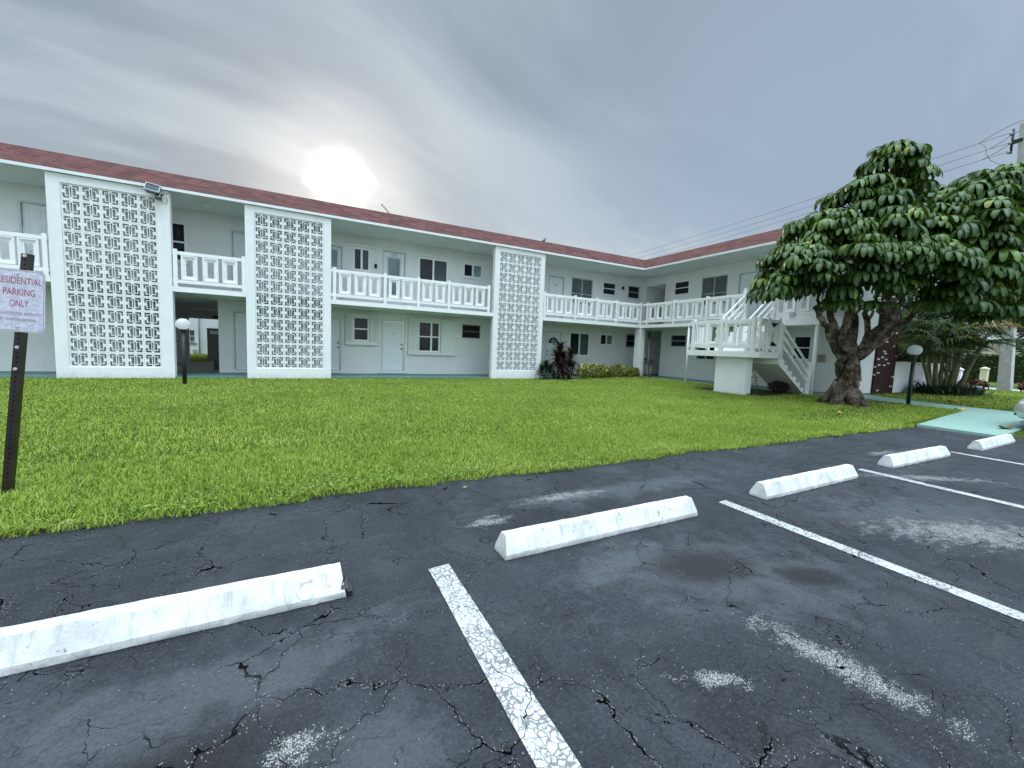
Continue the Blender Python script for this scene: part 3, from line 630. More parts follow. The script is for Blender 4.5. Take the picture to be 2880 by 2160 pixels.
sp.tube([Mm(cx+.09*math.cos(a), cz+.09*math.sin(a), .034) for a in np.linspace(0, math.pi, 9)], .012, 6); sp.tube([Mm(x, y, .036) for x, y in q], .016, 6); P_('muntin', sp, M['trim'], dG)
window(Mm, mh, 12.19, 13.48, 1.06, 2.27, 'slide', 'glass', g2='glass_screen', fw=.06, casing=.02)
window(Mm, mh, 14.16, 15.08, 1.68, 2.28, 'slide', 'glass', g2='glass_curtain', fw=.06, casing=.02)
window(Mm, mh, 16.03, 16.82, 1.67, 2.33, 'hung', 'glass', 'beige', .03, casing=.04)
# --- wing
wing_holes += [(15.75, 17.1, ZS1+.02, 5.02), (15.80, 16.9, .10, ZS0-.03)]
window(Mw, wh, 14.24, 15.16, 4.36, 5.03, 'hung', 'glass', 'winframe', .04)
window(Mw, wh, 12.19, 13.52, 3.73, 5.02, 'grid', 'glass_blind', 'winframe_grey', .035)
door(Mw, wh, 10.72, 11.66, 2.90, 4.97, 'six', 'l')
window(Mw, wh, 9.45, 10.34, 4.03, 4.62, 'hung', 'glass', 'winframe', .04)
window(Mw, wh, 14.18, 15.14, 1.73, 2.33, 'hung', 'glass_jal', 'winframe_grey', .04)
window(Mw, wh, 12.52, 13.52, 1.15, 1.80, 'slide', 'glass', 'winframe_grey', .04)
w = window(Mw, wh, 8.52, 9.18, 1.32, 2.24, 'hung', 'glass_jal', 'winframe', .05)
# green louvred shutter door on the wing behind the stairs
d = MB(); fbox(d, Mw, 10.75, 12.2, .2, 2.45, -.05, -.002)
for k in range(30): fbox(d, Mw, 10.8, 12.15, .28+k*.072, .32+k*.072, -.075, -.0505)
P_('louvred_shutter', d, M['teal'])

# --- walls
w = MB(); w.plate(-22, XW, 0, ZE+.02, main_holes, 0, .12, Mm); P_('wall', w, M['stucco'])
w = MB(); w.plate(7.5, YW-.003, 0, ZE+.02, wing_holes, 0, .12, Mw); P_('wall', w, M['stucco'])
# passage through the main range
w = MB(); w.box(-5.1, -4.953, YW+.122, 24.3, 0, ZS0); w.box(-2.627, -2.5, YW+.122, 24.3, 0, ZS0); w.box(-5.1, -2.5, YW+.122, 24.3, ZS0-.02, ZS0+.1)
w.box(-5.45, -4.86, 24.302, 24.5, 0, ZS0); w.box(-4.858, -2.45, 24.302, 24.5, 2.14, ZS0-.022); P_('passage_wall', w, M['stucco'])
# rooms behind the openings in the wing (dark inside): back walls of the corridors
w = MB(); w.box(17.16, 20.5, 17.12, 17.3, 0, 5.4); w.box(17.16, 20.5, 15.55, 15.7, 0, 5.4); w.box(20.52, 20.6, 15.5, 17.3, 0, 5.4); w.box(17.16, 20.5, 15.72, 17.1, 5.05, 5.2); w.box(17.16, 20.5, 15.72, 17.1, ZS0, ZS1); P_('corridor_wall', w, M['stucco'])
# end wall of the wing: brick panels and white stucco
ZR = 6.2
w = MB(); w.box(XW+.001, 17.30, 7.44, 7.6, 0, ZE-.01); w.box(19.30, 20.95, 7.40, 7.6, 0, 6.0); P_('brick_panel', w, M['brick'])
w = MB(); w.box(17.302, 19.298, 7.46, 7.6, 0, ZE-.01); P_('end_wall', w, M['stucco'])
w = MB(); w.box(20.8, 20.94, 7.602, 40, 0, ZE-.01); P_('rear_wall', w, M['stucco'])
# --- walkway floors
w = MB(); w.box(-22, XF-.002, YF+.02, YW-.002, -.1, .055); P_('walkway', w, M['green_floor'])
w = MB(); w.prism([(XF, 7.35), (XF, YW-.004), (XW-.002, YW-.004), (XW-.002, 7.35)], -.1, .16); w.box(-4.95, -2.63, YW+.0, 24.6, -.1, .05); P_('walkway', w, M['green_floor'])
w = MB(); w.box(-4.94, -2.64, YW+.9, 24.4, .0505, .056); P_('passage_floor', w, M['concrete'])
# --- balcony slabs
w = MB(); w.box(-22, XF-.001, 15.725, YW-.001, ZS0, ZS1)
for a_, b_ in ((-22, -6.003), (-3.437, -1.613), (.863, 6.997), (9.403, XF-.001)): w.box(a_, b_, YF, 15.7245, ZS0+.0005, ZS1-.0005)
w.box(XF, XW-.001, 8.80, YW-.001, ZS0, ZS1-.0005); w.box(XF, XW-.001, 7.38, 8.799, 2.51, 2.84); P_('balcony_slab', w, M['white'])
# --- soffit and roof
EO = 15.43; EX = 15.15; RT = 6.22; RB = .9
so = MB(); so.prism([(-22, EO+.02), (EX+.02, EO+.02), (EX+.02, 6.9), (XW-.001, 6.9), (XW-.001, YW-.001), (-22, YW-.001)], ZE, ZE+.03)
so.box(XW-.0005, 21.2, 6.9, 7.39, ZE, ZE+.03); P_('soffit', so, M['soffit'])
rf = MB(); z0 = ZE+.055
# slopes (front of main range, inner side of wing, gable-end slope), then the flat top
A = (-22, EO, z0); Bv = (EX, EO, z0); A2 = (-22, EO+RB, RT); B2 = (EX+RB, EO+RB, RT); Cc = (EX, 6.85, z0); C2 = (EX+RB, 6.85+RB, RT); D = (21.3, 6.85, z0); D2 = (21.3-RB, 6.85+RB, RT)
rf.add([A, Bv, B2, A2], [(0, 1, 2, 3)]); rf.add([Bv, Cc, C2, B2], [(0, 1, 2, 3)]); rf.add([Cc, D, D2, C2], [(0, 1, 2, 3)])
rf.add([A2, B2, C2, D2, (21.3-RB, 40, RT), (-22, 25.2, RT)], [(0, 1, 2, 3, 4, 5)]); rf.add([D, (21.3, 40, z0), (21.3-RB, 40, RT), D2], [(0, 1, 2, 3)])
roof = P_('roof', rf, M['roof'])
de = MB(); de.box(-22, EX-.02, EO-.025, EO+.018, ZE-.012, z0+.012); de.box(EX-.025, EX+.018, 6.85, EO-.027, ZE-.012, z0+.012); de.box(EX-.02, 21.3, 6.825, 6.86, ZE-.012, z0+.012); P_('drip_edge', de, M['trim'], roof)
# --- column, thin posts
c = MB(); c.box(XF-.02, XF+.30, EO+.02, EO+.40, 0, ZS0-.001); P_('column', c, M['white'])
for (x, y, zt) in ((XF+.06, 12.6, ZS0), (XF+.06, 7.52, 2.51)):
    c = MB(); c.cyl((x, y, 0), (x, y, zt-.001), .05, 14); P_('support_post', c, M['white'])

# --- balcony railings
def rail_panel(Mp, uc, vc, d, hw=.195, hh=.355):
    m = MB(); e = [(hw, hh, hw-.035, hh-.035, .000), (hw-.0352, hh-.0352, hw-.07, hh-.07, .020), (hw-.0702, hh-.0702, hw-.115, hh-.115, .038)]
    for (a, b, a2, b2, off) in e: m.plate(uc-a, uc+a, vc-b, vc+b, [(uc-a2, uc+a2, vc-b2, vc+b2)], d-.035+off, d+.025-off*.4, Mp)
    return m
def railing(Mp, d, u0, u1, posts, panels, name='balcony_railing', parent=None, v=0.0):
    r = MB(); fbox(r, Mp, u0, u1, 3.685+v, 3.785+v, d-.03, d+.04); fbox(r, Mp, u0, u1, 2.855+v, 2.955+v, d-.03, d+.04)
    o = r.build(name, M['white'], parent or B, bevel=.006)
    for p in posts:
        m = MB(); fbox(m, Mp, p-.05, p+.05, 2.685+v, 3.845+v, d-.055, d-.0305); fbox(m, Mp, p-.045, p+.045, 2.76+v, 3.84+v, d+.0405, d+.07); fbox(m, Mp, p-.047, p+.047, 3.786+v, 3.842+v, d-.030, d+.040); m.build('railing_post', M['white'], o, bevel=.008)
    for p in panels: rail_panel(Mp, p, 3.32+v, d).build('railing_panel', M['white'], o)
    return o
dm = YF-YW+.05; dw = XF-XW+.05
railing(Mm, dm, -12.5, -6.02, [-6.08, -7.75, -9.4, -11.1], [-6.39, -6.83, -7.3, -8.1, -8.6, -9.05])
railing(Mm, dm, -3.43, -1.62, [-3.36, -1.66], [-3.03, -2.51, -2.02])
railing(Mm, dm, .86, 6.86, [.97, 2.66, 3.88, 5.08, 6.78], [1.3, 1.81, 2.29, 2.98, 3.47, 4.22, 4.73, 5.40, 5.91, 6.40])
railing(Mm, dm, 9.36, 15.22, [9.47, 11.12, 12.37, 13.57, 15.16], [9.76, 10.25, 10.75, 11.45, 11.92, 12.65, 13.13, 13.87, 14.34, 14.82])
railing(Mw, dw, 10.06, 15.45, [15.12, 13.49, 11.77, 10.10], [14.79, 14.32, 13.83, 13.12, 12.63, 12.15, 11.45, 11.0, 10.45])
railing(Mw, dw, 7.42, 8.90, [8.86, 7.5], [8.45, 8.0])
# --- lights, boxes
def dome(p, r, name='ceiling_light'):
    l = MB(); l.lathe(p, [(.0, -.075), (r*.7, -.065), (r, -.02), (r, -.001), (0, -.001)], 16); P_(name, l, M['bathlight'])
for p in ((-2.7, 16.3, ZE), (7.9, 16.4, ZE), (16.0, 15.9, ZE), (16.1, 11.6, ZE), (5.0, 16.6, ZS0), (10.6, 16.4, ZS0), (-2.75, 16.9, ZS0)): dome(p, .14)
for (Mp, u, v_) in ((Mm, 2.6, 4.37), (Mm, 15.52, 4.82), (Mw, 8.02, 2.45)):
    l = MB(); fbox(l, Mp, u-.05, u+.05, v_-.08, v_+.08, -.03, -.001); l.tube([Mp(u, v_-.07, -.07), Mp(u, v_+.05, -.07), Mp(u, v_+.09, -.05)], [.04, .055, .02], 10); P_('wall_lamp', l, M['dark_metal'])
for (u, v_, s) in ((10.60, 4.06, .12), (8.12, 1.40, .14)):
    l = MB(); fbox(l, Mw, u-s*.75, u+s*.75, v_-s, v_+s, -.10, -.001); fbox(l, Mw, u-s*.55, u+s*.55, v_-s*.7, v_+s*.4, -.115, -.1005); o = P_('meter_box', l, M['beige'])
    l = MB(); l.cyl(Mw(u, v_+s, -.04), Mw(u, v_+s+1.0, -.04), .018, 8); P_('conduit', l, M['trim'], o)
l = MB(); l.box(15.13, 15.2, 8.2, 8.38, 2.84, 2.94); P_('junction_box', l, M['winframe_grey'])
l = MB(); l.box(-3.9, -3.45, 24.22, 24.3, 2.18, 2.30); P_('exit_light', l, M['dark_metal'])

# ================================================================== BREEZE BLOCK SCREENS
HV = [(.085, .43, .80, .92), (.085, .21, .60, .92), (.57, .915, .80, .92), (.79, .915, .60, .92), (.085, .43, .085, .20), (.085, .21, .085, .40), (.57, .915, .085, .20), (.79, .915, .085, .40), (.245, .42, .24, .76), (.58, .755, .24, .76), (.455, .545, .18, .82)]
def block_mesh():
    w, h = .396, .4085; m = MB(); g_ = .002
    m.plate(g_, w-g_, g_, h-g_, [(a*w, b*w, c*h, d*h) for a, b, c, d in HV], 0, .16, lambda u, v, d: (u, d, v)); o = m.build('breeze_block', M['stucco_block'], None, weld=True); return o
blk = block_mesh(); first = True
for (x0, x1, gx0, gz0, label) in ((-6.0, -3.44, -5.73, .325, 'white breeze block screen wall nearest the parking sign, with a floodlight on its corner'), (-1.61, .86, -1.36, .345, 'white breeze block screen wall in the middle, right of the open passage and left lamp post'), (7.0, 9.40, 7.22, .36, 'white breeze block screen wall beside the dark red plants')):
    S_ = thing('screen_wall', (x0, YF, 0), label, 'screen wall', 'breeze block screen walls along the balcony front')
    m = MB(); u0, u1 = gx0, gx0+5*.396; v0, v1 = gz0, gz0+12*.4085
    m.plate(x0, x1, 0.0, ZE-.014, [(u0, u1, v0, v1)], 0, .225, lambda u, v, d: (u, YF+d, v)); m.build('surround', M['stucco_block'], S_, bevel=.008, weld=True)
    for j in range(12):
        for i in range(5):
            b = blk if first else blk.copy()
            if not first: COL.objects.link(b)
            first = False; b.location = (gx0+i*.396, YF+.028+random.uniform(-.003, .003), gz0+j*.4085); b.parent = S_; b.matrix_parent_inverse = Matrix.Translation((x0, YF, 0)).inverted()

# ================================================================== STAIRCASE
SX0, SX1 = 12.55, 13.62; NY, FY = 7.72, 10.36; LZ = 1.515; LB = 1.325
ST = thing('staircase', (13.0, 9.0, 0), 'white outdoor staircase turning back at a railed landing on a square pier', 'staircase')
m = MB(); m.box(SX0, SX1, NY, FY, LB, LZ); m.build('landing', M['white'], ST, bevel=.006)
m = MB(); m.box(12.76, 13.08, 8.22, 9.33, 0, LB-.001); m.build('pier', M['stucco_block'], ST, bevel=.006)
def flight(y0, y1, xs, zs, n, run, rise, up):
    """saw-tooth slab climbing (up=1) or descending (up=-1) towards +X"""
    top = [(xs, zs)]; x, z = xs, zs
    for k in range(n):
        if up > 0: z += rise; top.append((x, z)); x += run; top.append((x, z))
        else: z -= rise; top.append((x, z)); x += run; top.append((x, z))
    th = .37; bot = [(x, max(top[-1][1]-th, .02)), (xs, zs-th)] if up > 0 else [(x, .02), (x-.06, .02), (xs, zs-th)]
    m = MB(); m.prism(top+bot, y0, y1, M=lambda a, b, c: (a, c, b)); m.build('stair_flight', M['white'], ST)
flight(NY, 8.72, SX1+.001, LZ-.001, 7, .268, .193, -1)
flight(8.90, 10.06, SX1+.001, LZ-.002, 6, .262, .19, 1)
Ml = lambda u, v, d: (SX0+.06+d, u, v-2.75+LZ)     # landing front (faces -X)
Mn = lambda u, v, d: (u, NY+.06+d, v-2.75+LZ)      # near end of landing (faces -Y)
Mf = lambda u, v, d: (u, FY-.06-d, v-2.75+LZ)
railing(Ml, 0, NY+.02, FY-.02, [10.2, 9.08, 7.98], [9.87, 9.38, 8.76, 8.28], 'landing_railing', ST)
railing(Mn, 0, SX0+.12, SX1-.02, [SX0+.42, SX1-.08], [SX0+.20, SX0+.70, SX1-.30], 'landing_railing', ST)
railing(Mf, 0, SX0+.12, SX1-.02, [SX1-.08], [SX0+.35, SX0+.8], 'landing_railing', ST)
def stair_rail(y, xa, za, xb, zb, hs=(.90, .62, .34)):
    m = MB()
    for i, h in enumerate(hs):
        hh = .05 if i == 0 else .06; m.add([(xa, y-.03, za+h), (xa, y+.03, za+h), (xa, y+.03, za+h+hh), (xa, y-.03, za+h+hh), (xb, y-.03, zb+h), (xb, y+.03, zb+h), (xb, y+.03, zb+h+hh), (xb, y-.03, zb+h+hh)], [(0, 1, 2, 3), (4, 7, 6, 5), (0, 4, 5, 1), (1, 5, 6, 2), (2, 6, 7, 3), (3, 7, 4, 0)])
    return m.build('handrail', M['white'], ST)
def newel(x, y, z0, z1, s=.05):
    m = MB(); m.box(x-s, x+s, y-s, y+s, z0, z1); m.build('newel_post', M['white'], ST, bevel=.008)
for y in (NY+.05, 8.68):
    stair_rail(y, SX1+.05, LZ+.02, SX1+1.85, .20); newel(SX1+.12, y-.001, LZ-.25, 2.33); newel(SX1+1.92, y-.001, .12, 1.26)
for y in (8.93, 10.03):
    stair_rail(y, SX1-.02, LZ+.05, XF-.06, 2.80); newel(XF-.08, y, 2.70, 3.95, .06)
m = MB(); m.box(12.9, 15.2, 7.9, 10.2, .0, .145); tag(m.build('mulch_bed', M['soil']), kind='structure')
# ================================================================== helpers for things seen in the photograph (source pixels -> world, at a stated real distance)
FPX = 1140.4
def ray(px, py): return (px-1440)/FPX*cr-(py-1080)/FPX*cu+cf
def at(px, py, fwd): return np.array([0, 0, CAM_H])+ray(px, py)*fwd
def text_mesh(name, body, cx, cz, w, h, y, mat, parent, tilt=0.0, bold=.0):
    c = bpy.data.curves.new('t', 'FONT'); c.body = body; c.size = 1; c.extrude = .0; c.offset = bold
    tmp = bpy.data.objects.new('t', c); COL.objects.link(tmp); dg = bpy.context.evaluated_depsgraph_get(); dg.update()
    me = bpy.data.meshes.new_from_object(tmp.evaluated_get(dg)); bpy.data.objects.remove(tmp)
    xs = [v.co.x for v in me.vertices]; ys = [v.co.y for v in me.vertices]; x0, x1, y0, y1 = min(xs), max(xs), min(ys), max(ys)
    for v in me.vertices:
        u = ((v.co.x-x0)/(x1-x0)-.5)*w; q = ((v.co.y-y0)/(y1-y0)-.5)*h
        v.co = Vector((cx+u*math.cos(tilt)+q*math.sin(tilt), y, cz-u*math.sin(tilt)+q*math.cos(tilt)))
    me.materials.append(mat); o = bpy.data.objects.new(name, me); COL.objects.link(o); put(o, parent); return o

# ------------------------------------------------------------------ wheel stops
def stop_mesh():
    L = .89; m = MB(); sec = [(0, 0), (0, .035), (.050, .135), (.058, .140), (.112, .140), (.120, .135), (.168, .035), (.168, 0)]
    vs = []; n = 36
    for i in range(n+1):
        x = -L+2*L*i/n
        for k, (y, z) in enumerate(sec):
            e = 0
            if i in (0, n): e = (.022*(z/.14))*(1 if i == 0 else -1)
            j = .0025 if 0 < i < n else .001
            vs.append((x+e, y+random.uniform(-j, j), z+(random.uniform(-j, j) if z > 0 else 0)))
    q = len(sec); fs = [(i*q+k, i*q+(k+1) % q, (i+1)*q+(k+1) % q, (i+1)*q+k) for i in range(n) for k in range(q)]
    fs += [tuple(range(q)), tuple(n*q+k for k in range(q))[::-1]]
    m.add(vs, fs); return m
sm_ = stop_mesh(); proto = sm_.build('wheel_stop', M['stop'], None, bevel=.006)
slab = ['long white wheel stop nearest the camera, with a chipped end and a faded letter C', 'clean white wheel stop just behind the nearest cracked stall line', 'white wheel stop with peeling dark chips, between the third and fourth seen from the sign side', 'smooth white wheel stop next to the weathered one in front of the green path', 'small white wheel stop by the green path and the parked car']
slab[2] = 'chipped white wheel stop with dark flakes along its face, third from the sign side'
for i, (x, y, rz) in enumerate([(-.698, 2.135, .4), (2.0, 2.150, .6), (4.725, 2.175, .9), (7.5, 2.225, -.3), (10.385, 2.19, 1.2)]):
    o = proto if i == 0 else proto.copy()
    if i: COL.objects.link(o)
    o.location = (x, y, .0015); o.rotation_euler = (0, 0, R(rz)); tag(o, slab[i], 'wheel stop', 'white concrete wheel stops')
bpy.context.view_layer.update()
ws = proto
m = MB(); m.add([(.165, 2.155, .052), (.175, 2.162, .095), (.196, 2.20, .10), (.2, 2.15, .05), (.197, 2.175, .04)], [(0, 1, 2), (0, 2, 3), (0, 3, 4)]); m.v = [(a-.0, b-.012, c) for a, b, c in m.v]; m.build('chipped_end', M['black'], ws)
t_ = text_mesh('stencil_letter', 'C', .0, .0, .075, .085, 0, M['stencil'], None)
for v in t_.data.vertices:
    u, q = v.co.x, v.co.z; s = (q+.085)/.135
    v.co = Vector((.03+u-.03, 2.135+.047*(q+.045)/.1+.0005, .035+.1*(q+.045)/.1+.0025))
put(t_, ws)
m = MB(); m.box(.196, .222, 2.145, 2.225, .002, .03); m.build('rubber_shim', M['black'], ws)

# ------------------------------------------------------------------ parking sign
SG = thing('parking_sign', (-2.10, 4.6, 0), 'leaning residential parking sign on a perforated dark metal post', 'sign')
def pp(x, z): return x  # post leans to the right as it rises
m = MB()
bx = lambda z: -2.115+(.200/1.9)*z
holes = []
def Mp_(u, v, d): return (bx(v)+u*.68+.004, 4.6+d*.8, v)
m.plate(-.038, .038, -.1, 1.9, [(-.0055, .0055, .10+k*.0254*1.5-.0055, .10+k*.0254*1.5+.0055) for k in range(47)], 0, .004, Mp_)
m.plate(-.038, -.034, -.1, 1.9, [], .0045, .07, Mp_); m.plate(.034, .038, -.1, 1.9, [], .0045, .07, Mp_); m.plate(-.0335, .0335, -.1, 1.9, [], .066, .07, Mp_)
m.build('post', M['pole_brown'], SG)
def rrect(cx, cz, w, h, r, tl, n=6):
    pts = []
    for sx, sz, a0 in ((1, 1, 0), (-1, 1, 90), (-1, -1, 180), (1, -1, 270)):
        for k in range(n+1):
            a = R(a0+90*k/n); u = sx*(w-r)+r*math.cos(a); q = sz*(h-r)+r*math.sin(a); pts.append((cx+u*math.cos(tl)+q*math.sin(tl), cz-u*math.sin(tl)+q*math.cos(tl)))
    return pts
TL = R(2.6); SC = (-1.968, 1.533)
m = MB(); m.prism(rrect(*SC, .153, .240, .025, TL), 4.585, 4.588, M=lambda x, z, y: (x, y, z)); pan = m.build('sign_panel', M['sign'], SG)
o1 = rrect(*SC, .1465, .2335, .021, TL); o2 = rrect(*SC, .1435, .2305, .018, TL); n = len(o1)
m = MB(); m.add([(x, 4.5844, z) for x, z in o1]+[(x, 4.5844, z) for x, z in o2], [(i, (i+1) % n, n+(i+1) % n, n+i) for i in range(n)]); m.build('sign_border', M['sign_red'], pan)
def sz_(dz): return SC[0]+dz*math.sin(TL), SC[1]+dz
for body, dz, w, h, dx, mt in (('RESIDENTIAL', .155, .242, .052, .013, 'sign_red'), ('PARKING', .067, .172, .052, .011, 'sign_red'), ('ONLY', -.020, .102, .052, .010, 'sign_red'), ('VIOLATORS WILL BE TOWED', -.098, .238, .022, .008, 'sign_grey'), ('AT OWNERS EXPENSE', -.145, .197, .022, .002, 'sign_grey')):
    cx, cz = sz_(dz); text_mesh('lettering', body, cx+dx, cz, w, h, 4.5842, M[mt], pan, TL, .008)
for dz in (.205, -.200, .41-.06, -.36, -.53): 
    cx, cz = sz_(dz)
    if abs(dz) > .25: cx = bx(cz); 
    m = MB(); yy = 4.585 if abs(dz) < .25 else 4.6; rr = .008 if abs(dz) < .25 else .012
    m.cyl((cx, yy-.006, cz), (cx, yy, cz), rr, 12); m.cyl((cx, yy-.014, cz), (cx, yy-.006, cz), rr*.5, 6); m.build('bolt', M['screw'], SG)

# ------------------------------------------------------------------ lamp posts
def lamp(loc, label, bar):
    L = thing('lamp_post', loc, label, 'lamp post', 'globe lamp posts on the lawn'); x, y, z = loc
    m = MB(); m.tube([(x, y, z-.1), (x, y, z+1.44)], .048, 16); m.lathe((x, y, z+1.40), [(.0, .075), (.075, .075), (.085, .05), (.06, .0), (.049, -.02)], 20); m.build('post', M['dark_metal'], L)
    m = MB(); m.lathe((x, y, z+1.605), [(.163*math.sin(R(a)), -.150*math.cos(R(a))) for a in range(25, 181, 9)], 28); m.build('globe', M['globe'], L)
    if bar: m = MB(); m.cyl((x-.16, y-.05, z+1.145), (x+.26, y-.02, z+1.135), .009, 8); m.build('crossbar', M['dark_metal'], L)
lamp((-2.82, 13.57, .0), 'globe lamp post in front of the open passage, with a thin crossbar', True)
lamp((15.56, 5.11, .12), 'globe lamp post between the umbrella tree and the green path', False)

# ------------------------------------------------------------------ floodlight
FL = thing('floodlight', (-3.6, 15.4, 5.3), 'grey metal floodlight with a dangling cable on the corner of the screen wall', 'floodlight')
ax = Matrix.Translation((-3.76, 15.28, 5.40)) @ Matrix.Rotation(R(8), 4, 'Y') @ Matrix.Rotation(R(-22), 4, 'X')
def X4(a): return lambda x, y, z: tuple(a @ Vector((x, y, z)))
m = MB(); k = X4(ax); m.plate(-.17, .17, -.11, .13, [(-.145, .145, -.085, .105)], -.05, .0, lambda u, v, d: k(u, d, v)); m.box(-.168, .168, .0005, .03, -.108, .128, M=k)
m.prism([(-.15, -.10), (.15, -.10), (.11, -.01), (-.11, -.01)], .031, .14, M=lambda x, z, y: k(x, y, z+.02)); m.build('housing', M['alu'], FL)
m = MB(); m.box(-.143, .143, -.03, -.022, -.083, .103, M=k); m.build('lens', M['glass_screen'], FL)
m = MB(); m.lathe((-3.66, 15.36, 5.17), [(.0, .10), (.07, .10), (.085, .03), (.075, -.03), (.0, -.035)], 14); m.build('junction_box', M['alu'], FL)
m = MB(); m.tube([(-3.62, 15.36, 5.16), (-3.56, 15.36, 5.06), (-3.50, 15.38, 5.05), (-3.47, 15.40, 5.14), (-3.50, 15.43, 5.25)], .008, 6); m.build('cable', M['wire'], FL)
m = MB(); m.cyl((-3.66, 15.36, 5.25), (-3.40, 15.42, 5.43), .014, 8); m.cyl((-3.60, 15.40, 5.30), (-3.60, 15.49, 5.30), .02, 8); m.build('bracket', M['alu'], FL)

# ------------------------------------------------------------------ cabinet in the passage, building behind
CB = thing('cabinet', (-2.9, 18.9, .05), 'tall brown metal cabinet with a pale notice standing in the open passage', 'cabinet')
m = MB(); m.box(-3.17, -2.64, 18.6, 19.5, .40, 1.58); m.box(-3.19, -2.635, 18.58, 19.52, 1.5805, 1.61); m.build('body', M['brown'], CB, bevel=.01)
m = MB(); m.box(-2.99, -2.64, 18.66, 19.4, .056, .3995); m.build('base', M['dark_metal'], CB)
m = MB(); m.box(-3.08, -2.72, 18.592, 18.5995, 1.40, 1.53); m.build('notice', M['winframe_grey'], CB)
RB_ = thing('rear_building', (-6.5, 35.2, 0), 'plain white building on the lawn beyond the passage', 'building')
m = MB(); m.plate(-18, 6, 0, 6.5, [(-7.02, -6.66, .84, 1.70)], 0, .2, lambda u, v, d: (u, 35.2+d, v)); m.box(-18, 6, 35.41, 44, 0, 6.5); m.build('wall', M['far_white'], RB_)
wmap = lambda u, v, d: (u, 35.2+d, v)
m = MB(); m.plate(-7.02, -6.66, .84, 1.70, [(-6.97, -6.71, .89, 1.65)], .02, .08, wmap); m.box(-6.971, -6.709, 35.23, 35.27, 1.25, 1.29); m.box(-7.05, -6.6, 35.12, 35.24, .80, .8395); wn = m.build('window', M['winframe'], RB_)
m = MB(); m.box(-6.98, -6.70, 35.262, 35.268, .88, 1.66); m.build('pane', M['glass_blind'], wn)
m = MB(); m.cyl((-6.42, 35.12, 0), (-6.42, 35.12, 6.4), .045, 8); m.build('downpipe', M['trim'], RB_)
m = MB(); m.box(-6.80, -6.62, 35.05, 35.19, .12, .36); m.build('outdoor_box', M['winframe_grey'], RB_)

# ------------------------------------------------------------------ folding chair and dark bush under the stairs, ground plate, antenna, bird
CH = thing('folding_chair', (14.85, 9.4, .15), 'dull yellow metal chair half hidden under the staircase', 'chair')
m = MB()
for yy in (9.22, 9.62): m.tube([(15.1, yy, .15), (14.95, yy, .55), (14.72, yy, 1.0)], .013, 8); m.tube([(14.65, yy, .15), (14.95, yy, .58), (15.08, yy, .60)], .013, 8)
m.build('frame', M['gold'], CH)
m = MB(); m.box(14.75, 15.1, 9.23, 9.61, .575, .60); m.build('seat', M['gold'], CH)
m = MB(); m.box(14.70, 14.73, 9.22, 9.62, .80, 1.0)
for k in range(4): m.box(14.72, 14.735, 9.28+.09*k, 9.30+.09*k, .62, .80)
m.build('backrest', M['gold'], CH)
def rnd_ball(n, c, rx, ry, rz, shell=.55):
    d = rng.normal(size=(n, 3)); d /= np.linalg.norm(d, axis=1)[:, None]; r_ = rng.uniform(shell, 1, n)**.7
    return np.array(c)+d*r_[:, None]*np.array([rx, ry, rz]), d
def bush(name, c, rx, ry, rz, n, L, W, mat, label, cat, group=None, tint=(.5, .25), stems=5, smat='bark_dark', up=(10, 60), dn=(-50, 20), zfloor=None):
    T = thing(name, (c[0], c[1], c[2]-rz), label, cat, group); P, d = rnd_ball(n, c, rx, ry, rz)
    zf = c[2]-rz*.8 if zfloor is None else zfloor; P = P[P[:, 2] > zf]; n = len(P); az = np.arctan2(P[:, 1]-c[1], P[:, 0]-c[0])+rng.normal(0, .9, n)
    l = LeafSet(); l.add(np.clip(rng.normal(*tint, n), 0, 1), P, az, np.radians(rng.uniform(*up, n)), np.radians(rng.uniform(*dn, n)), L*rng.uniform(.7, 1.25, n), W*rng.uniform(.8, 1.2, n), (.2, .8, 1, .7, .08), .25, rng.normal(0, .5, n), True)
    l.build('foliage', mat, T)
    m = MB()
    for k in range(stems):
        a = random.uniform(0, 6.28); e = (c[0]+rx*.7*math.cos(a)*random.random(), c[1]+ry*.7*math.sin(a)*random.random(), c[2]+rz*.3)
        m.tube([(c[0]+.12*math.cos(a)*rx, c[1]+.12*math.sin(a)*ry, c[2]-rz-.03), ((c[0]+e[0])/2, (c[1]+e[1])/2, c[2]-rz*.3), e], [.014, .011, .006], 6)
    if stems: m.build('stems', M[smat], T)
    return T
bush('low_bush', (14.35, 8.05, .34), .34, .28, .22, 900, .09, .03, M['dry_frond'], 'dark dry bush on the bare soil under the stair flight', 'bush', tint=(.3, .2))
m = MB(); m.prism([(14.8, 5.55), (15.35, 5.35), (15.5, 5.75), (14.95, 5.9)], .14, .165); o = m.build('ground_plate', M['dark_metal'], None); tag(o, 'dark flat plate lying in the grass between the umbrella tree and the path', 'plate')
AN = thing('tv_antenna', (3.0, 17.0, 6.25), 'bent old television antenna lying on the roof edge', 'antenna')
m = MB(); m.cyl((2.72, 17.0, 6.72), (3.22, 17.0, 6.24), .014, 6); m.cyl((3.05, 17.15, 6.24), (3.95, 17.1, 6.36), .012, 6); m.build('mast', M['wire'], AN)
m = MB()
for k in range(6): c_ = np.array([2.76+.07*k, 17.0, 6.68-.065*k]); m.cyl(tuple(c_+[-.03, -.02, -.04]), tuple(c_+[.06, .02, .06]), .006, 5)
for k in range(5): m.cyl((3.3+.14*k, 17.1, 6.25), (3.25+.14*k, 17.1, 6.45-.02*k), .006, 5)
m.build('element', M['wire'], AN)
BD = thing('pigeon', (9.83, 16.42, 6.22), 'small grey pigeon perched on the edge of the red roof', 'bird')
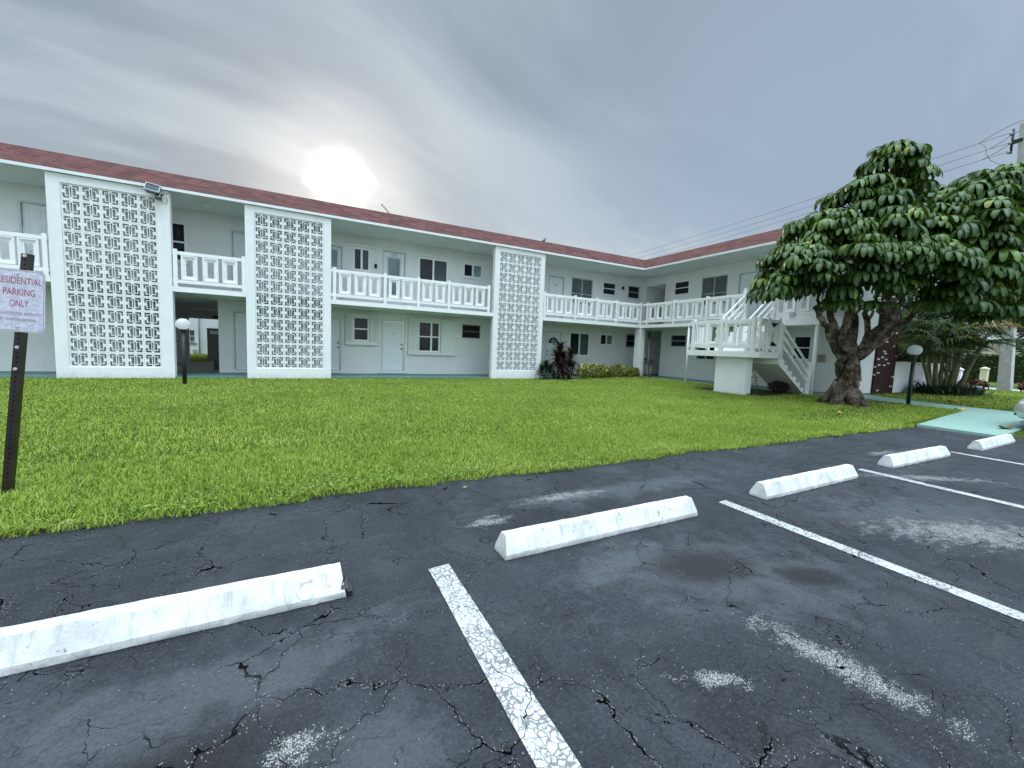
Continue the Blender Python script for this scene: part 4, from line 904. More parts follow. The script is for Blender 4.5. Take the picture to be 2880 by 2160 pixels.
m = MB(); m.tube([(9.70, 16.42, 6.235), (9.76, 16.42, 6.255), (9.83, 16.42, 6.29), (9.885, 16.42, 6.335), (9.90, 16.42, 6.375), (9.905, 16.42, 6.405), (9.91, 16.42, 6.42)], [.012, .032, .052, .045, .028, .028, .01], 10); m.tube([(9.90, 16.42, 6.397), (9.945, 16.42, 6.39)], [.010, .002], 6)
for dy in (-.02, .02): m.cyl((9.84, 16.42+dy, 6.215), (9.84, 16.42+dy, 6.26), .004, 5)
m.build('body', M['feather'], BD)

# ------------------------------------------------------------------ plants along the walkway
def strap_plant(base, heads, label, mat, L=.5, W=.085, group=None, name='ti_plant', tint=(.5, .25), dens=1.0, stemr=.016, cat='plant', smat='bark_dark', flop=1.0):
    T = thing(name, base, label, cat, group); m = MB(); l = LeafSet()
    for (x, y, z0, z1, s) in heads:
        m.tube([(base[0]+(x-base[0])*.4, base[1]+(y-base[1])*.4, base[2]-.03), (x*.6+base[0]*.4, y*.6+base[1]*.4, (base[2]+z1)*.5), (x, y, z1)], [stemr*1.2, stemr, stemr*.7], 7)
        n = int(80*s*dens); t = rng.random(n); z = z0+(z1-z0)*t; az = np.arange(n)*2.4+rng.normal(0, .3, n)
        l.add(np.clip(rng.normal(*tint, n)+.25*(1-t)*(tint[0] > .45), 0, 1), np.stack([np.full(n, x), np.full(n, y), z], 1), az, np.radians(15+60*t+rng.normal(0, 8, n)), np.radians(-75*flop+70*t*flop+rng.normal(0, 12, n)), L*s**.4*rng.uniform(.75, 1.15, n), W*rng.uniform(.8, 1.15, n), (.35, .85, 1, .8, .45, .05), .3, None, True)
    l.build('foliage', mat, T); m.build('stem', M[smat], T); return T
strap_plant((10.1, 15.1, .03), [(10.12, 15.1, .75, 1.42, 1.4), (9.98, 15.05, .45, 1.05, 1.0), (10.3, 15.1, .5, 1.1, 1.0), (10.15, 15.0, .2, .7, 1.0)], 'tall dark purple-red strap-leaved plant, the highest of the clump beside the screen wall', M['ti'], group='strap-leaved plants beside the screen wall', W=.10)
strap_plant((10.68, 15.15, .03), [(10.75, 15.15, .55, 1.18, 1.2), (10.6, 15.1, .3, .8, .8), (10.85, 15.15, .25, .6, .6)], 'dark upright strap-leaved plant between the tallest red one and the yellow bushes', M['ti'], group='strap-leaved plants beside the screen wall', tint=(.35, .2))
strap_plant((9.45, 15.1, .03), [(9.45, 15.1, .35, .72, 1.0), (9.2, 15.05, .2, .5, .9), (9.65, 15.05, .2, .55, .9)], 'low dark green strap-leaved plant against the screen wall corner', M['ti_green'], group='strap-leaved plants beside the screen wall', L=.36, tint=(.35, .25))
strap_plant((9.9, 14.92, .03), [(9.75, 14.92, .08, .3, .7), (10.2, 14.95, .08, .32, .8), (10.55, 15.0, .08, .3, .7)], 'short dark leafy plant at the foot of the tall purple-red one', M['ti_green'], group='strap-leaved plants beside the screen wall', L=.28, tint=(.2, .2))
G_ = 'yellow croton bushes under the ground floor windows'
for (x, w_, h_, lb) in ((11.48, .42, .60, 'yellow-green croton bush beside the dark strap-leaved plants'), (12.05, .45, .66, 'yellow-green croton bush in the middle of the first three'), (12.55, .36, .62, 'yellow-green croton bush with a tall tip, at the gap below the sliding window'), (13.05, .36, .56, 'yellow-green croton bush starting the second row, right of the gap'), (13.62, .46, .64, 'fullest yellow-green croton bush, below the small sliding window'), (14.2, .44, .58, 'yellow-green croton bush between the fullest one and the column side one'), (14.68, .32, .48, 'shortest darker croton bush next to the white column')):
    T = bush('croton_bush', (x, 15.15, .03+h_*.56), w_*.62, .25, h_*.5, 300, .15, .058, M['croton'], lb, 'bush', G_, tint=(.58 if h_ > .5 else .42, .25), up=(20, 80), dn=(-30, 40))
DR = [((15.62, 15.22, .08), [(15.66, 15.3, 2.05, 2.22, .75)], 'tall thin dragon tree in a dark pot behind the white column', .45), ((15.42, 14.9, .08), [(15.12, 14.9, .80, .98, .7), (15.55, 14.95, .72, .92, .8)], 'short two-headed dragon tree in front of the white column', .36)]
for b_, hd, lb, LL in DR:
    T = strap_plant(b_, hd, lb, M['ti_green'], L=LL, W=.022, name='dragon_tree', tint=(.35, .2), dens=1.2, stemr=.017, smat='concrete', group='dragon trees by the white column')
    m = MB(); m.lathe((b_[0], b_[1], b_[2]-.05), [(0, 0), (.10, 0), (.13, .22), (.115, .22), (.11, .18), (0, .18)], 16); m.build('pot', M['black'], T)
# ================================================================== UMBRELLA TREE
TB = (13.6, 5.85, .13)
UT = thing('umbrella_tree', TB, 'big umbrella tree with a gnarled forked trunk and drooping glossy leaflets', 'tree')
def zb(x, y, d=0.0): return at(2200+.3074*x, 800+.3074*y, 11.4+d)
tr = MB()
root = np.array(TB)
tp = [root+[0, 0, -.12], root+[0, 0, .05], root+[.02, 0, .25], root+[.05, .02, .55], root+[.03, 0, .9]]
c0 = zb(640, 780); c1 = zb(640, 640)
tr.tube([*map(tuple, tp[:4]), tuple(zb(625, 850)), tuple(c0), tuple(c1), tuple(zb(650, 560))], [.44, .34, .28, .25, .23, .215, .19, .11], 20, wob=.16)
for a in np.arange(0, 6.28, .8):
    a += random.uniform(-.2, .2); e = root+[.62*math.cos(a), .62*math.sin(a), -.06]
    tr.tube([tuple(root+[.10*math.cos(a), .10*math.sin(a), .50]), tuple(root+[.24*math.cos(a), .24*math.sin(a), .28]), tuple(root+[.42*math.cos(a), .42*math.sin(a), .08]), tuple(e)], [.14, .17, .13, .06], 9, wob=.2)
for k in range(34):   # burls and folds on the bark
    z = random.uniform(.1, 1.35); a = random.uniform(0, 6.28); rr = .20+.16*math.exp(-z*3); p = root+[rr*math.cos(a)+.04, rr*math.sin(a), z]
    s = random.uniform(.05, .11); tr.tube([tuple(p+[0, 0, -s*2.2]), tuple(p), tuple(p+[0, 0, s*2.2])], [s*.4, s, s*.35], 8, wob=.3)
tr.build('trunk', M['bark'], UT)
limbs = [([(560, 690, 0), (480, 570, -.1), (425, 430, -.2), (365, 320, -.35), (325, 240, -.4), (300, 205, -.42)], [.17, .135, .115, .095, .085, .09]),
         ([(345, 270, -.38), (335, 190, -.35), (330, 120, -.3), (345, 0, -.2)], [.06, .055, .05, .035]),
         ([(580, 650, .1), (520, 540, .25), (480, 400, .3), (440, 290, .3), (410, 190, .3), (390, 150, .28)], [.16, .13, .12, .115, .105, .10]),
         ([(425, 200, .3), (470, 100, .3), (500, -60, .3)], [.05, .045, .03]),
         ([(600, 630, -.1), (545, 500, -.35), (580, 380, -.4), (600, 220, -.3), (610, 60, -.2)], [.17, .13, .125, .11, .08]),
         ([(640, 620, .3), (650, 480, .5), (660, 300, .5), (680, 180, .5), (700, 0, .5)], [.17, .13, .12, .1, .08]),
         ([(690, 640, .1), (765, 530, .2), (785, 400, .2), (760, 280, .1), (770, 200, .1), (760, 160, .1)], [.16, .12, .10, .09, .08, .085]),
         ([(775, 340, .2), (820, 280, .2), (850, 210, .2), (880, 80, .2)], [.06, .05, .045, .03]),
         ([(680, 670, -.1), (800, 580, -.2), (900, 440, -.2), (960, 330, -.2), (930, 270, -.25), (890, 240, -.3)], [.19, .145, .125, .11, .09, .095]),
         ([(900, 450, -.2), (1000, 310, -.3), (1060, 200, -.4), (1150, 60, -.5)], [.11, .10, .09, .06]),
         ([(720, 650, .2), (880, 540, .4), (1010, 420, .6), (1120, 360, .8), (1250, 200, 1.0), (1400, 60, 1.2)], [.17, .13, .12, .11, .09, .06]),
         ([(700, 640, .6), (780, 480, 1.0), (900, 380, 1.4), (1050, 200, 1.6)], [.14, .12, .1, .07])]
for pts, rad in limbs:
    # refine with a little wander
    P0 = [zb(x, y, d) for x, y, d in pts]; P1 = []; R1 = []
    for i in range(len(P0)-1):
        for s in (0, .33, .66): P1.append(P0[i]*(1-s)+P0[i+1]*s+rng.normal(0, .018, 3)*(s > 0)); R1.append((rad[i]*(1-s)+rad[i+1]*s)*.74)
    P1.append(P0[-1]); R1.append(rad[-1]*.8)
    m = MB(); m.tube([tuple(p) for p in P1], R1, 12, wob=.17); m.build('limb', M['bark'], UT)
# crown: umbrella whorls of drooping leaflets over overlapping lobes  (source px, depth offset, radii in m)
lobes = [(2510, 455, .2, .50, .7, .45, 22), (2545, 510, .4, .42, .8, .5, 15), (2425, 565, .2, .85, 1.0, .55, 32), (2310, 655, .1, .85, 1.0, .55, 30), (2225, 740, 0, .55, .9, .65, 28), (2180, 805, -.1, .42, .6, .40, 14),
         (2370, 735, -.7, 1.3, 1.0, .78, 44), (2490, 670, -.4, 1.2, 1.1, .8, 46), (2590, 615, .2, .8, 1.0, .6, 30), (2735, 550, .3, .8, 1.0, .52, 32), (2780, 520, .5, .50, .8, .45, 16), (2830, 600, .3, .75, 1.0, .72, 30), (2700, 650, -.5, 1.1, 1.0, .75, 44),
         (2560, 735, -.9, 1.3, .9, .66, 44), (2430, 790, -.7, .9, .8, .42, 22), (2700, 770, -.4, 1.2, 1.0, .75, 40), (2830, 740, .2, 1.0, 1.2, 1.0, 38), (2880, 690, .6, .9, 1.2, 1.1, 30), (2300, 800, .1, .75, .7, .3, 15), (2620, 790, -.5, .9, .7, .4, 20), (2750, 815, .2, .9, .8, .45, 22), (2860, 815, .6, .8, .9, .5, 20), (2235, 800, .1, .5, .6, .3, 12), (2700, 835, -.6, .8, .7, .4, 18), (2800, 870, .1, .7, .8, .4, 16), (2370, 845, -.7, .28, .3, .12, 5), (2470, 850, -.8, .22, .3, .1, 3), (2940, 760, .8, 1.0, 1.2, 1.2, 26), (2530, 590, 1.7, .9, 1.0, .9, 20), (2740, 650, 1.8, 1.1, 1.0, .9, 24), (2400, 720, 1.7, 1.3, .9, .8, 22)]
LC = [(at(px, py, 11.3+d), np.array([rx, ry, rz])) for px, py, d, rx, ry, rz, n in lobes]
lf = LeafSet(); tw = MB(); cen = np.mean([c for c, _ in LC], 0)
view = np.array([cf[0], cf[1], 0]); view /= np.linalg.norm(view); side = np.array([view[1], -view[0], 0])
for (c, rr), sp in zip(LC, lobes):
    for k in range(int(sp[6]*1.9)):
        d = rng.normal(size=3); d /= np.linalg.norm(d)
        if d[2] < -.6: d[2] *= -.6
        if d @ view > .6: continue
        loc = side*d[0]*rr[0]+view*(d[1]*rr[1])+np.array([0, 0, d[2]*rr[2]])
        p = c+loc*rng.uniform(.8, 1.05)
        if any(((((p-c2) @ side)/r2[0])**2+(((p-c2) @ view)/r2[1])**2+((p-c2)[2]/r2[2])**2) < .34 for c2, r2 in LC if c2 is not c): continue
        out = math.atan2(loc[1], loc[0]); steep = max(0, 1-abs(d[2]))
        n = rng.integers(10, 15); az = np.arange(n)*6.283/n+rng.uniform(0, 6); sz = rng.uniform(.62, 1.2)
        tilt = 22*steep
        t0 = np.radians(rng.normal(8, 9)-tilt*np.cos(az-out)+rng.normal(0, 6, n)); t1 = np.radians(-104+rng.normal(0, 9, n)-tilt*.2*np.cos(az-out))
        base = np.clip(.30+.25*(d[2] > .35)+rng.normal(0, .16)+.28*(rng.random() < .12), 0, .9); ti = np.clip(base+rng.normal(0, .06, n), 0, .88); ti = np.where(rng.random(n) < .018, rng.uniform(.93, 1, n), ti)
        O = p+np.stack([np.cos(az)*.035, np.sin(az)*.035, np.zeros(n)], 1)
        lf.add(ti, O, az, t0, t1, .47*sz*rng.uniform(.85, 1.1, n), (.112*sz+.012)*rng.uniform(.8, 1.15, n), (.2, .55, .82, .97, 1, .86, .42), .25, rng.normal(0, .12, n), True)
        if k % 2 == 0:
            q = c*.75+cen*.25+np.array([0, 0, -.25]); tw.tube([tuple(p), tuple((p+q)/2+[0, 0, -.08]), tuple(q)], [.010, .014, .022], 5, cap=False)
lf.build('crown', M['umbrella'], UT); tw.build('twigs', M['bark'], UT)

# ================================================================== PALM CLUMP
PC = thing('palm_clump', (22.85, 6.6, .13), 'clump of areca palms with ringed stems and yellowing feathery fronds', 'palm')
def z6p(x, y, f): return at(2280+.2773*x, 860+.2773*y, f)
PF = 22.85*cf[0]+6.55*cf[1]-1.2*cf[2]*0
stems = [((1250, 800), (1130, 520), .07, -.3), ((1295, 790), (1255, 330), .085, -.2), ((1340, 760), (1345, 320), .08, .3), ((1360, 760), (1410, 400), .07, .1), ((1420, 760), (1540, 380), .13, -.1), ((1440, 780), (1480, 300), .10, .5), ((1460, 800), (1735, 395), .085, -.5), ((1230, 820), (1185, 430), .08, .4), ((1545, 370), (1665, 60), .06, -.1)]
fr_i = 0
def frond(p, az, th0, th1, L, tint):
    n = 13; pts = []; c = np.array(p, float); h = np.array([math.cos(az), math.sin(az), 0])
    for i in range(n+1):
        pts.append(c.copy()); th = th0+(th1-th0)*i/n; c = c+(h*math.cos(th)+np.array([0, 0, math.sin(th)]))*L/n
    m = MB(); m.tube([tuple(q) for q in pts], [.018*(1-.8*i/n) for i in range(n+1)], 5, cap=False)
    k = 84; t = np.repeat(np.linspace(.14, .99, k//2), 2); sgn = np.tile([1, -1], k//2)
    P = np.array([[np.interp(a*n, range(n+1), [q[j] for q in pts]) for j in range(3)] for a in t])
    l = LeafSet(); ln = .62*np.sin(np.clip(t*1.05+.12, 0, 1)*math.pi)**.6*rng.uniform(.85, 1.1, k)*L/2.2
    l.add(np.clip(tint+rng.normal(0, .08, k), 0, 1), P, az+sgn*np.radians(52-18*t)+rng.normal(0, .08, k), np.radians(15+rng.normal(0, 10, k)), np.radians(-60+rng.normal(0, 12, k)), ln, .038, (.6, 1, .8, .4, .05), .0, None, False)
    # rachis joined into the same leaf mesh
    V = np.array(m.v); F = np.array([f for f in m.f]); l.V.append(V); l.F.append(F+l.n); l.n += len(V); l.U.append(np.tile([.5, .5], (len(V), 1))); l.T.append(np.full(len(V), min(1, tint+.15)))
    l.build('frond', M['palm'], PC)
for i, (a, b, r_, d) in enumerate(stems):
    A_ = z6p(*a, PF+d*.3); B_ = z6p(*b, PF+d)
    if i < 8: A_[2] = .1
    m = MB(); mid = (A_+B_)/2+np.array([0, 0, .0]); m.tube([tuple(A_), tuple(A_*.65+B_*.35+rng.normal(0, .02, 3)), tuple(mid), tuple(B_)], [r_*1.15, r_, r_*.9, r_*.72], 10); m.build('stem', M['palmstem'], PC)
    if i == 4: continue
    for k in range(11 if i < 7 else 8):
        az = rng.uniform(0, 6.283) if k else R(-55); yel = rng.random() < .12
        frond(B_, az, R(rng.uniform(10, 75)), R(rng.uniform(-75, -15)), rng.uniform(1.4, 2.4), .97 if yel else rng.uniform(.05, .5))
for (x, y, az, yl) in ((1700, 120, -25, .96), (1720, 180, -35, .9), (1660, 60, -15, .8), (1700, 250, -30, .95), (1750, 150, -20, .7), (1690, 210, -40, .99), (1740, 80, -28, .92), (1620, 160, -45, .6), (1180, 200, 150, .35), (1100, 260, 160, .3), (1450, 250, -80, .99), (1050, 180, 170, .2), (1400, 120, 120, .3), (1500, 60, 60, .3)):
    frond(z6p(x, y, PF+rng.normal(0, .4)), R(az+rng.normal(0, 8)), R(22), R(-42), 2.5, yl)
# planting round the foot of the palms
for (x, y, w_, h_, lb) in ((22.3, 6.75, .55, .55, 'dark spiky ground plant at the left foot of the palms'), (23.0, 6.3, .65, .6, 'dark spiky ground plant in front of the palm stems'), (23.9, 6.2, .6, .62, 'dark spiky ground plant at the right foot of the palms, by the lawn')):
    n = 700; T = thing('bromeliad', (x, y, .13), lb, 'plant', 'spiky plants round the foot of the palms'); l = LeafSet()
    P = np.stack([x+rng.normal(0, w_*.5, n), y+rng.normal(0, .25, n), .14+np.abs(rng.normal(0, .2, n))*h_], 1); l.add(np.clip(rng.normal(.3, .3, n), 0, 1), P, rng.uniform(0, 6.28, n), np.radians(rng.uniform(30, 85, n)), np.radians(rng.uniform(-30, 30, n)), rng.uniform(.22, .45, n), .04, (.6, 1, .8, .5, .05), .2, None, True); l.build('foliage', M['ti_green'], T)
WL = thing('garden_wall', (22.6, 7.3, .13), 'low white wall between the brick panel and the palms', 'wall')
m = MB(); m.box(20.96, 26.0, 7.42, 7.6, .0, 1.34); m.build('wall', M['far_white'], WL); m = MB(); m.box(20.955, 26.03, 7.38, 7.64, 1.3405, 1.40); m.build('coping', M['trim'], WL)

# ================================================================== UTILITY POLE AND WIRES
UP = thing('utility_pole', (32.3, 6.92, .15), 'tall square concrete utility pole at the roadside behind the palms', 'utility pole')
m = MB(); b0, b1 = .235, .14; lx, ly = .0, .62; H = 13.6
m.add([(32.3+sx*b0, 6.93+sy*b0, 0) for sx, sy in ((-1, -1), (1, -1), (1, 1), (-1, 1))]+[(32.3+lx+sx*b1, 6.93+ly+sy*b1, H) for sx, sy in ((-1, -1), (1, -1), (1, 1), (-1, 1))], [(0, 1, 2, 3), (4, 5, 6, 7), (0, 1, 5, 4), (1, 2, 6, 5), (2, 3, 7, 6), (3, 0, 4, 7)]); m.build('pole', M['concrete'], UP, bevel=.02)
m = MB(); m.cyl((32.1, 7.85, 12.2), (32.1, 7.85, 13.4), .05, 10); m.box(32.1, 32.3, 7.5, 7.9, 12.7, 12.85); m.build('bracket', M['dark_metal'], UP)
for z in (13.2, 12.75, 12.3):
    m = MB(); m.tube([(32.05, 7.9, z-.09), (32.05, 7.92, z), (32.05, 7.94, z+.09)], [.05, .075, .04], 10); m.build('insulator', M['insul'], UP)
def wire(label, za, k):
    W_ = MB(); pts = []
    for y in np.linspace(7.95, 88, 40): pts.append((32.05+(y-8)*.0, y, za-1.40+.000875*(y-48)**2))
    W_.tube(pts, .010, 5, cap=False); o = W_.build('power_line', M['wire'], None); tag(o, label, 'cable', 'power lines from the utility pole')
wire('topmost power line running from the utility pole behind the roofs', 13.23, 0); wire('middle power line running from the utility pole behind the roofs', 12.74, 1); wire('lowest power line running from the utility pole behind the roofs', 12.30, 2)
for (lb, p) in (('thick jumper cable arching from the topmost power line over the pole', [(32.05, 9.0, 13.18), (32.05, 8.5, 13.42), (32.05, 8.0, 13.6), (32.05, 7.4, 13.72), (32.05, 6.6, 13.7)]), ('jumper cable from the middle power line up to the pole top', [(32.05, 8.6, 12.72), (32.05, 8.2, 12.9), (32.05, 7.9, 13.1), (32.05, 7.6, 13.2)]), ('jumper cable from the lowest power line up to the pole top', [(32.05, 8.8, 12.26), (32.05, 8.3, 12.45), (32.05, 7.9, 12.7), (32.05, 7.6, 12.75)])):
    m = MB(); m.tube(p, .013, 6); o = m.build('jumper_cable', M['wire'], None); tag(o, lb, 'cable')
m = MB(); m.tube([(32.05, 9.0, 13.15), (32.05, 8.75, 12.9), (32.05, 8.7, 12.5), (32.05, 8.5, 12.1), (32.05, 8.2, 11.8), (32.05, 7.7, 11.6)], .010, 5); o = m.build('loose_wire', M['wire'], None); tag(o, 'thin loose wire dangling beneath the power lines at the pole', 'cable')

# ================================================================== ACROSS THE STREET
def leafy_box(name, x0, x1, y0, y1, z0, z1, n, mat, label, cat, L=.16, W=.09):
    T = thing(name, ((x0+x1)/2, (y0+y1)/2, z0), label, cat); m = MB(); m.box(x0+.1, x1-.1, y0+.1, y1-.1, z0, z1-.1); m.build('core', M['bark_dark'], T)
    f = rng.random(n); P = np.stack([rng.uniform(x0, x1, n), rng.uniform(y0, y1, n), rng.uniform(z0+.05, z1, n)], 1); P[f < .6, 0] = x0+np.abs(rng.normal(0, .07, (f < .6).sum())); k = (f > .6) & (f < .8); P[k, 2] = z1-np.abs(rng.normal(0, .05, k.sum()))
    k = f > .8; P[k, 1] = np.where(rng.random(k.sum()) < .5, y0, y1)
    l = LeafSet(); l.add(rng.random(n), P, rng.uniform(0, 6.28, n), np.radians(rng.uniform(-30, 70, n)), np.radians(rng.uniform(-70, 10, n)), L*rng.uniform(.7, 1.2, n), W, (.3, 1, .8, .1), 0, rng.normal(0, .6, n)); l.build('foliage', mat, T)
leafy_box('hedge', 49.0, 50.2, 1.0, 13.6, .15, 2.33, 9000, M['hedge'], 'long clipped green hedge across the street', 'hedge')
for (x, y, w, h, mt, lb) in ((45.4, 10.85, .19, 1.0, 'cream', 'short cream gate pillar on the verge in front of the hedge'), (36.7, 9.87, .16, .92, 'far_white', 'white pillar at the roadside just behind the palm stems')):
    T = thing('gate_pillar', (x, y, .15), lb, 'pillar'); m = MB(); m.box(x-w, x+w, y-w, y+w, .1, .15+h); m.build('shaft', M[mt], T, bevel=.01); m = MB(); m.box(x-w*1.2, x+w*1.2, y-w*1.2, y+w*1.2, .1505+h, .22+h); m.add([(x+sx*w*1.15, y+sy*w*1.15, .2205+h) for sx, sy in ((-1, -1), (1, -1), (1, 1), (-1, 1))]+[(x, y, .36+h)], [(0, 1, 2, 3), (0, 1, 4), (1, 2, 4), (2, 3, 4), (3, 0, 4)]); m.build('cap', M[mt], T)
HS = thing('house', (54, 16, .15), 'cream house with a low roof behind the hedge across the street', 'house')
m = MB(); m.box(53, 62, 12.3, 22, 0, 3.7); m.build('wall', M['cream'], HS)
m = MB(); m.add([(52.4, 11.7, 3.7), (62.6, 11.7, 3.7), (62.6, 22.6, 3.7), (52.4, 22.6, 3.7), (55.5, 15.2, 5.0), (59.5, 15.2, 5.0), (59.5, 19, 5.0), (55.5, 19, 5.0)], [(0, 1, 2, 3), (0, 1, 5, 4), (1, 2, 6, 5), (2, 3, 7, 6), (3, 0, 4, 7), (4, 5, 6, 7)]); m.build('roof', M['concrete'], HS)
def bg_tree(name, base, H, lob, n, label, L=.35, W=.14, mat='bgtree', tint=(.45, .25), dn=(-80, 0)):
    T = thing(name, base, label, 'tree', 'trees beyond the street'); m = MB(); m.tube([base, (base[0]+.1, base[1], base[2]+H*.35), (base[0]-.1, base[1]+.2, base[2]+H*.7)], [.22, .17, .08], 8); m.build('trunk', M['bark'], T)
    l = LeafSet()
    for (dx, dy, dz, r1, r3) in lob:
        k = int(n*r1*r1); P, d = rnd_ball(k, (base[0]+dx, base[1]+dy, base[2]+dz), r1, r1, r3, .35)
        l.add(np.clip(rng.normal(*tint, k), 0, 1), P, np.arctan2(d[:, 1], d[:, 0])+rng.normal(0, .6, k), np.radians(rng.uniform(-20, 60, k)), np.radians(rng.uniform(*dn, k)), L*rng.uniform(.6, 1.3, k), W, (.3, 1, .7, .1), 0, rng.normal(0, .6, k))
    l.build('crown', M[mat], T)
bg_tree('dark_tree', (56, 10.2, .1), 8, [(0, 0, 5.5, 2.4, 2.2), (-.8, -1.5, 4, 2, 1.8), (.5, 1.4, 4.2, 1.8, 1.6), (0, -.5, 2.8, 2, 1.4)], 330, 'dark drooping tree right above the hedge beside the pole')
bg_tree('dark_tree', (58, 6.5, .1), 9, [(0, 0, 6.5, 2.6, 2.6), (-.8, 1.3, 4.4, 2.2, 2), (.5, -1.6, 4.6, 2.2, 1.8), (0, -.5, 2.8, 2.2, 1.5)], 330, 'taller dark tree to the right of the utility pole')
bg_tree('dark_tree', (30.5, 9.9, .1), 5.5, [(0, 0, 3.9, 1.7, 1.4), (-.9, -.6, 2.6, 1.4, 1.3), (.6, .8, 2.7, 1.5, 1.3), (-.2, -.2, 1.2, 1.5, 1.1)], 420, 'dense dark tree nearest behind the palm clump', tint=(.25, .2))
bg_tree('dark_tree', (38, 12.2, .1), 6.5, [(0, 0, 4.2, 1.9, 1.7), (-.9, -.9, 3.0, 1.5, 1.4), (.6, 1.0, 2.9, 1.6, 1.4), (-.4, -.2, 1.7, 1.6, 1.2)], 360, 'dense dark tree further back behind the left half of the palm clump')
bg_tree('dark_tree', (45, 13.6, .1), 6.5, [(0, 0, 4.4, 2, 1.7), (.9, -.9, 3.0, 1.6, 1.4), (-.6, 1.0, 2.9, 1.6, 1.4), (-.4, -.2, 1.7, 1.6, 1.2)], 330, 'dense dark tree beyond the palms, in front of the cream house')
# red plants and white pots at the roadside
for (x, y, lb) in ((31.5, 8.1, 'red-leaved plant at the roadside left of the white pots'), (31.9, 7.75, 'red-leaved plant at the roadside right of the white pots'), (31.8, 6.1, 'red-leaved plant at the roadside right of the utility pole')):
    bush('red_plant', (x, y, .36), .32, .3, .24, 260, .17, .06, M['redflower'], lb, 'plant', 'red plants along the roadside', stems=3)
for (x, y, pl, lb) in ((26.85, 6.78, True, 'small white pot with a dark plant on the far lawn'), (27.25, 6.66, False, 'small empty white pot on the far lawn')):
    T = thing('flower_pot', (x, y, .13), lb, 'flower pot', 'white pots on the far lawn'); m = MB(); m.lathe((x, y, .13), [(0, 0), (.08, 0), (.12, .27), (.135, .27), (.135, .31), (.11, .31), (.10, .25), (0, .25)], 16); m.build('pot', M['far_white'], T)
    if pl:
        n = 60; l = LeafSet(); l.add(rng.random(n)*.3, np.stack([rng.normal(x, .05, n), rng.normal(y, .05, n), np.full(n, .40)], 1), rng.uniform(0, 6.28, n), np.radians(rng.uniform(30, 80, n)), np.radians(rng.uniform(-40, 10, n)), rng.uniform(.1, .2, n), .05, (.4, 1, .7, .1), .2, None, True); l.build('foliage', M['ti_green'], T)
# fallen leaves
def fallen(x, y, z, rz, L, W, mt, label, curl):
    n = 8; vs = []; fs = []
    for i in range(n+1):
        t = i/n; w = W*math.sin(math.pi*min(1, t*.92+.06))**.8/2; zc = curl*4*(t-.5)**2
        vs += [(-L/2+L*t, -w, zc+curl*.5), (-L/2+L*t, 0, zc), (-L/2+L*t, w, zc+curl*.6)]
    for i in range(n): fs += [(3*i, 3*i+1, 3*i+4, 3*i+3), (3*i+1, 3*i+2, 3*i+5, 3*i+4)]
    m = MB(); m.add(vs, fs, True); o = m.build('fallen_leaf', M[mt], None); o.location = (x, y, z); o.rotation_euler = (0, 0, rz); tag(o, label, 'leaf', 'fallen leaves')
for a in ((18.1, 4.9, .19, -.5, .42, .16, 'orange_leaf', 'big orange fallen leaf on the far side of the green path', .05), (17.5, 4.34, .17, .3, .25, .1, 'orange_leaf', 'small orange-brown fallen leaf at the edge of the green path', .03), (15.15, 3.96, .17, -.4, .36, .13, 'yellow_leaf', 'yellow fallen leaf on the pointed tip of the lawn', .05), (12.5, 3.86, .08, 1.4, .2, .08, 'yellow_leaf', 'pale upright fallen leaf in the grass near the tip of the lawn', .05), (13.9, 4.65, .13, .2, .14, .06, 'yellow_leaf', 'small pale fallen leaf in front of the right lamp post', .02), (15.15, 5.18, .17, .5, .2, .07, 'yellow_leaf', 'yellow fallen leaf left of the right lamp post foot', .03), (11.4, 4.95, .08, .4, .28, .1, 'yellow_leaf', 'tan fallen leaf in the grass in front of the tree', .03), (12.6, 2.62, .085, -.45, .3, .12, 'brown_leaf', 'curled brown fallen leaf on the green path near the car', .06), (13.1, 7.0, .15, .1, .35, .06, 'yellow_leaf', 'long pale fallen leaf on the lawn below the stair foot', .03), (1.33, 3.45, .012, .2, .045, .02, 'yellow_leaf', 'tiny pale fallen leaf on the asphalt at the lawn edge', .006)): fallen(*a)

# ================================================================== PARKED CAR (only its front corner is in the frame)
CAR = thing('parked_car', (13.35, .4, 0), 'silver car just entering the right edge of the picture', 'car')
cx = 13.56; y1 = 2.62
stn = [(0.0, .44, .60, .86), (.10, .30, .74, 1.06), (.35, .22, .82, 1.16), (.8, .20, .90, 1.20), (1.35, .20, .97, 1.20), (2.2, .20, 1.02, 1.20), (3.3, .20, 1.04, 1.20), (4.2, .22, 1.02, 1.18), (4.6, .34, .95, 1.0)]
m = MB(); vs = []; K = 24
for (d, zl, zh, hw) in stn:
    hw *= .76
    for k in range(K):
        a = 2*math.pi*k/K; ca, sa = math.cos(a), math.sin(a); e = .42
        vs.append((cx+hw*abs(ca)**e*(1 if ca > 0 else -1), y1-d, (zl+zh)/2+(zh-zl)/2*abs(sa)**e*(1 if sa > 0 else -1)))
fs = [(i*K+k, i*K+(k+1) % K, (i+1)*K+(k+1) % K, (i+1)*K+k) for i in range(len(stn)-1) for k in range(K)]+[tuple(range(K)), tuple((len(stn)-1)*K+k for k in range(K))[::-1]]
m.add(vs, fs, True); m.build('body', M['car'], CAR)
m = MB(); vs = []
for (d, z, hw) in ((1.25, .96, .78), (1.95, 1.42, .62), (3.2, 1.45, .62), (4.15, 1.02, .76)): vs += [(cx-hw, y1-d, z), (cx+hw, y1-d, z)]
m.add(vs, [(0, 1, 3, 2), (2, 3, 5, 4), (4, 5, 7, 6), (0, 2, 4, 6), (1, 3, 5, 7)]); m.build('windscreen', M['glass'], CAR, bevel=.03)
m = MB(); m.box(cx-.60, cx+.60, y1-3.15, y1-2.0, 1.452, 1.475); m.build('roof', M['car'], CAR, bevel=.01)
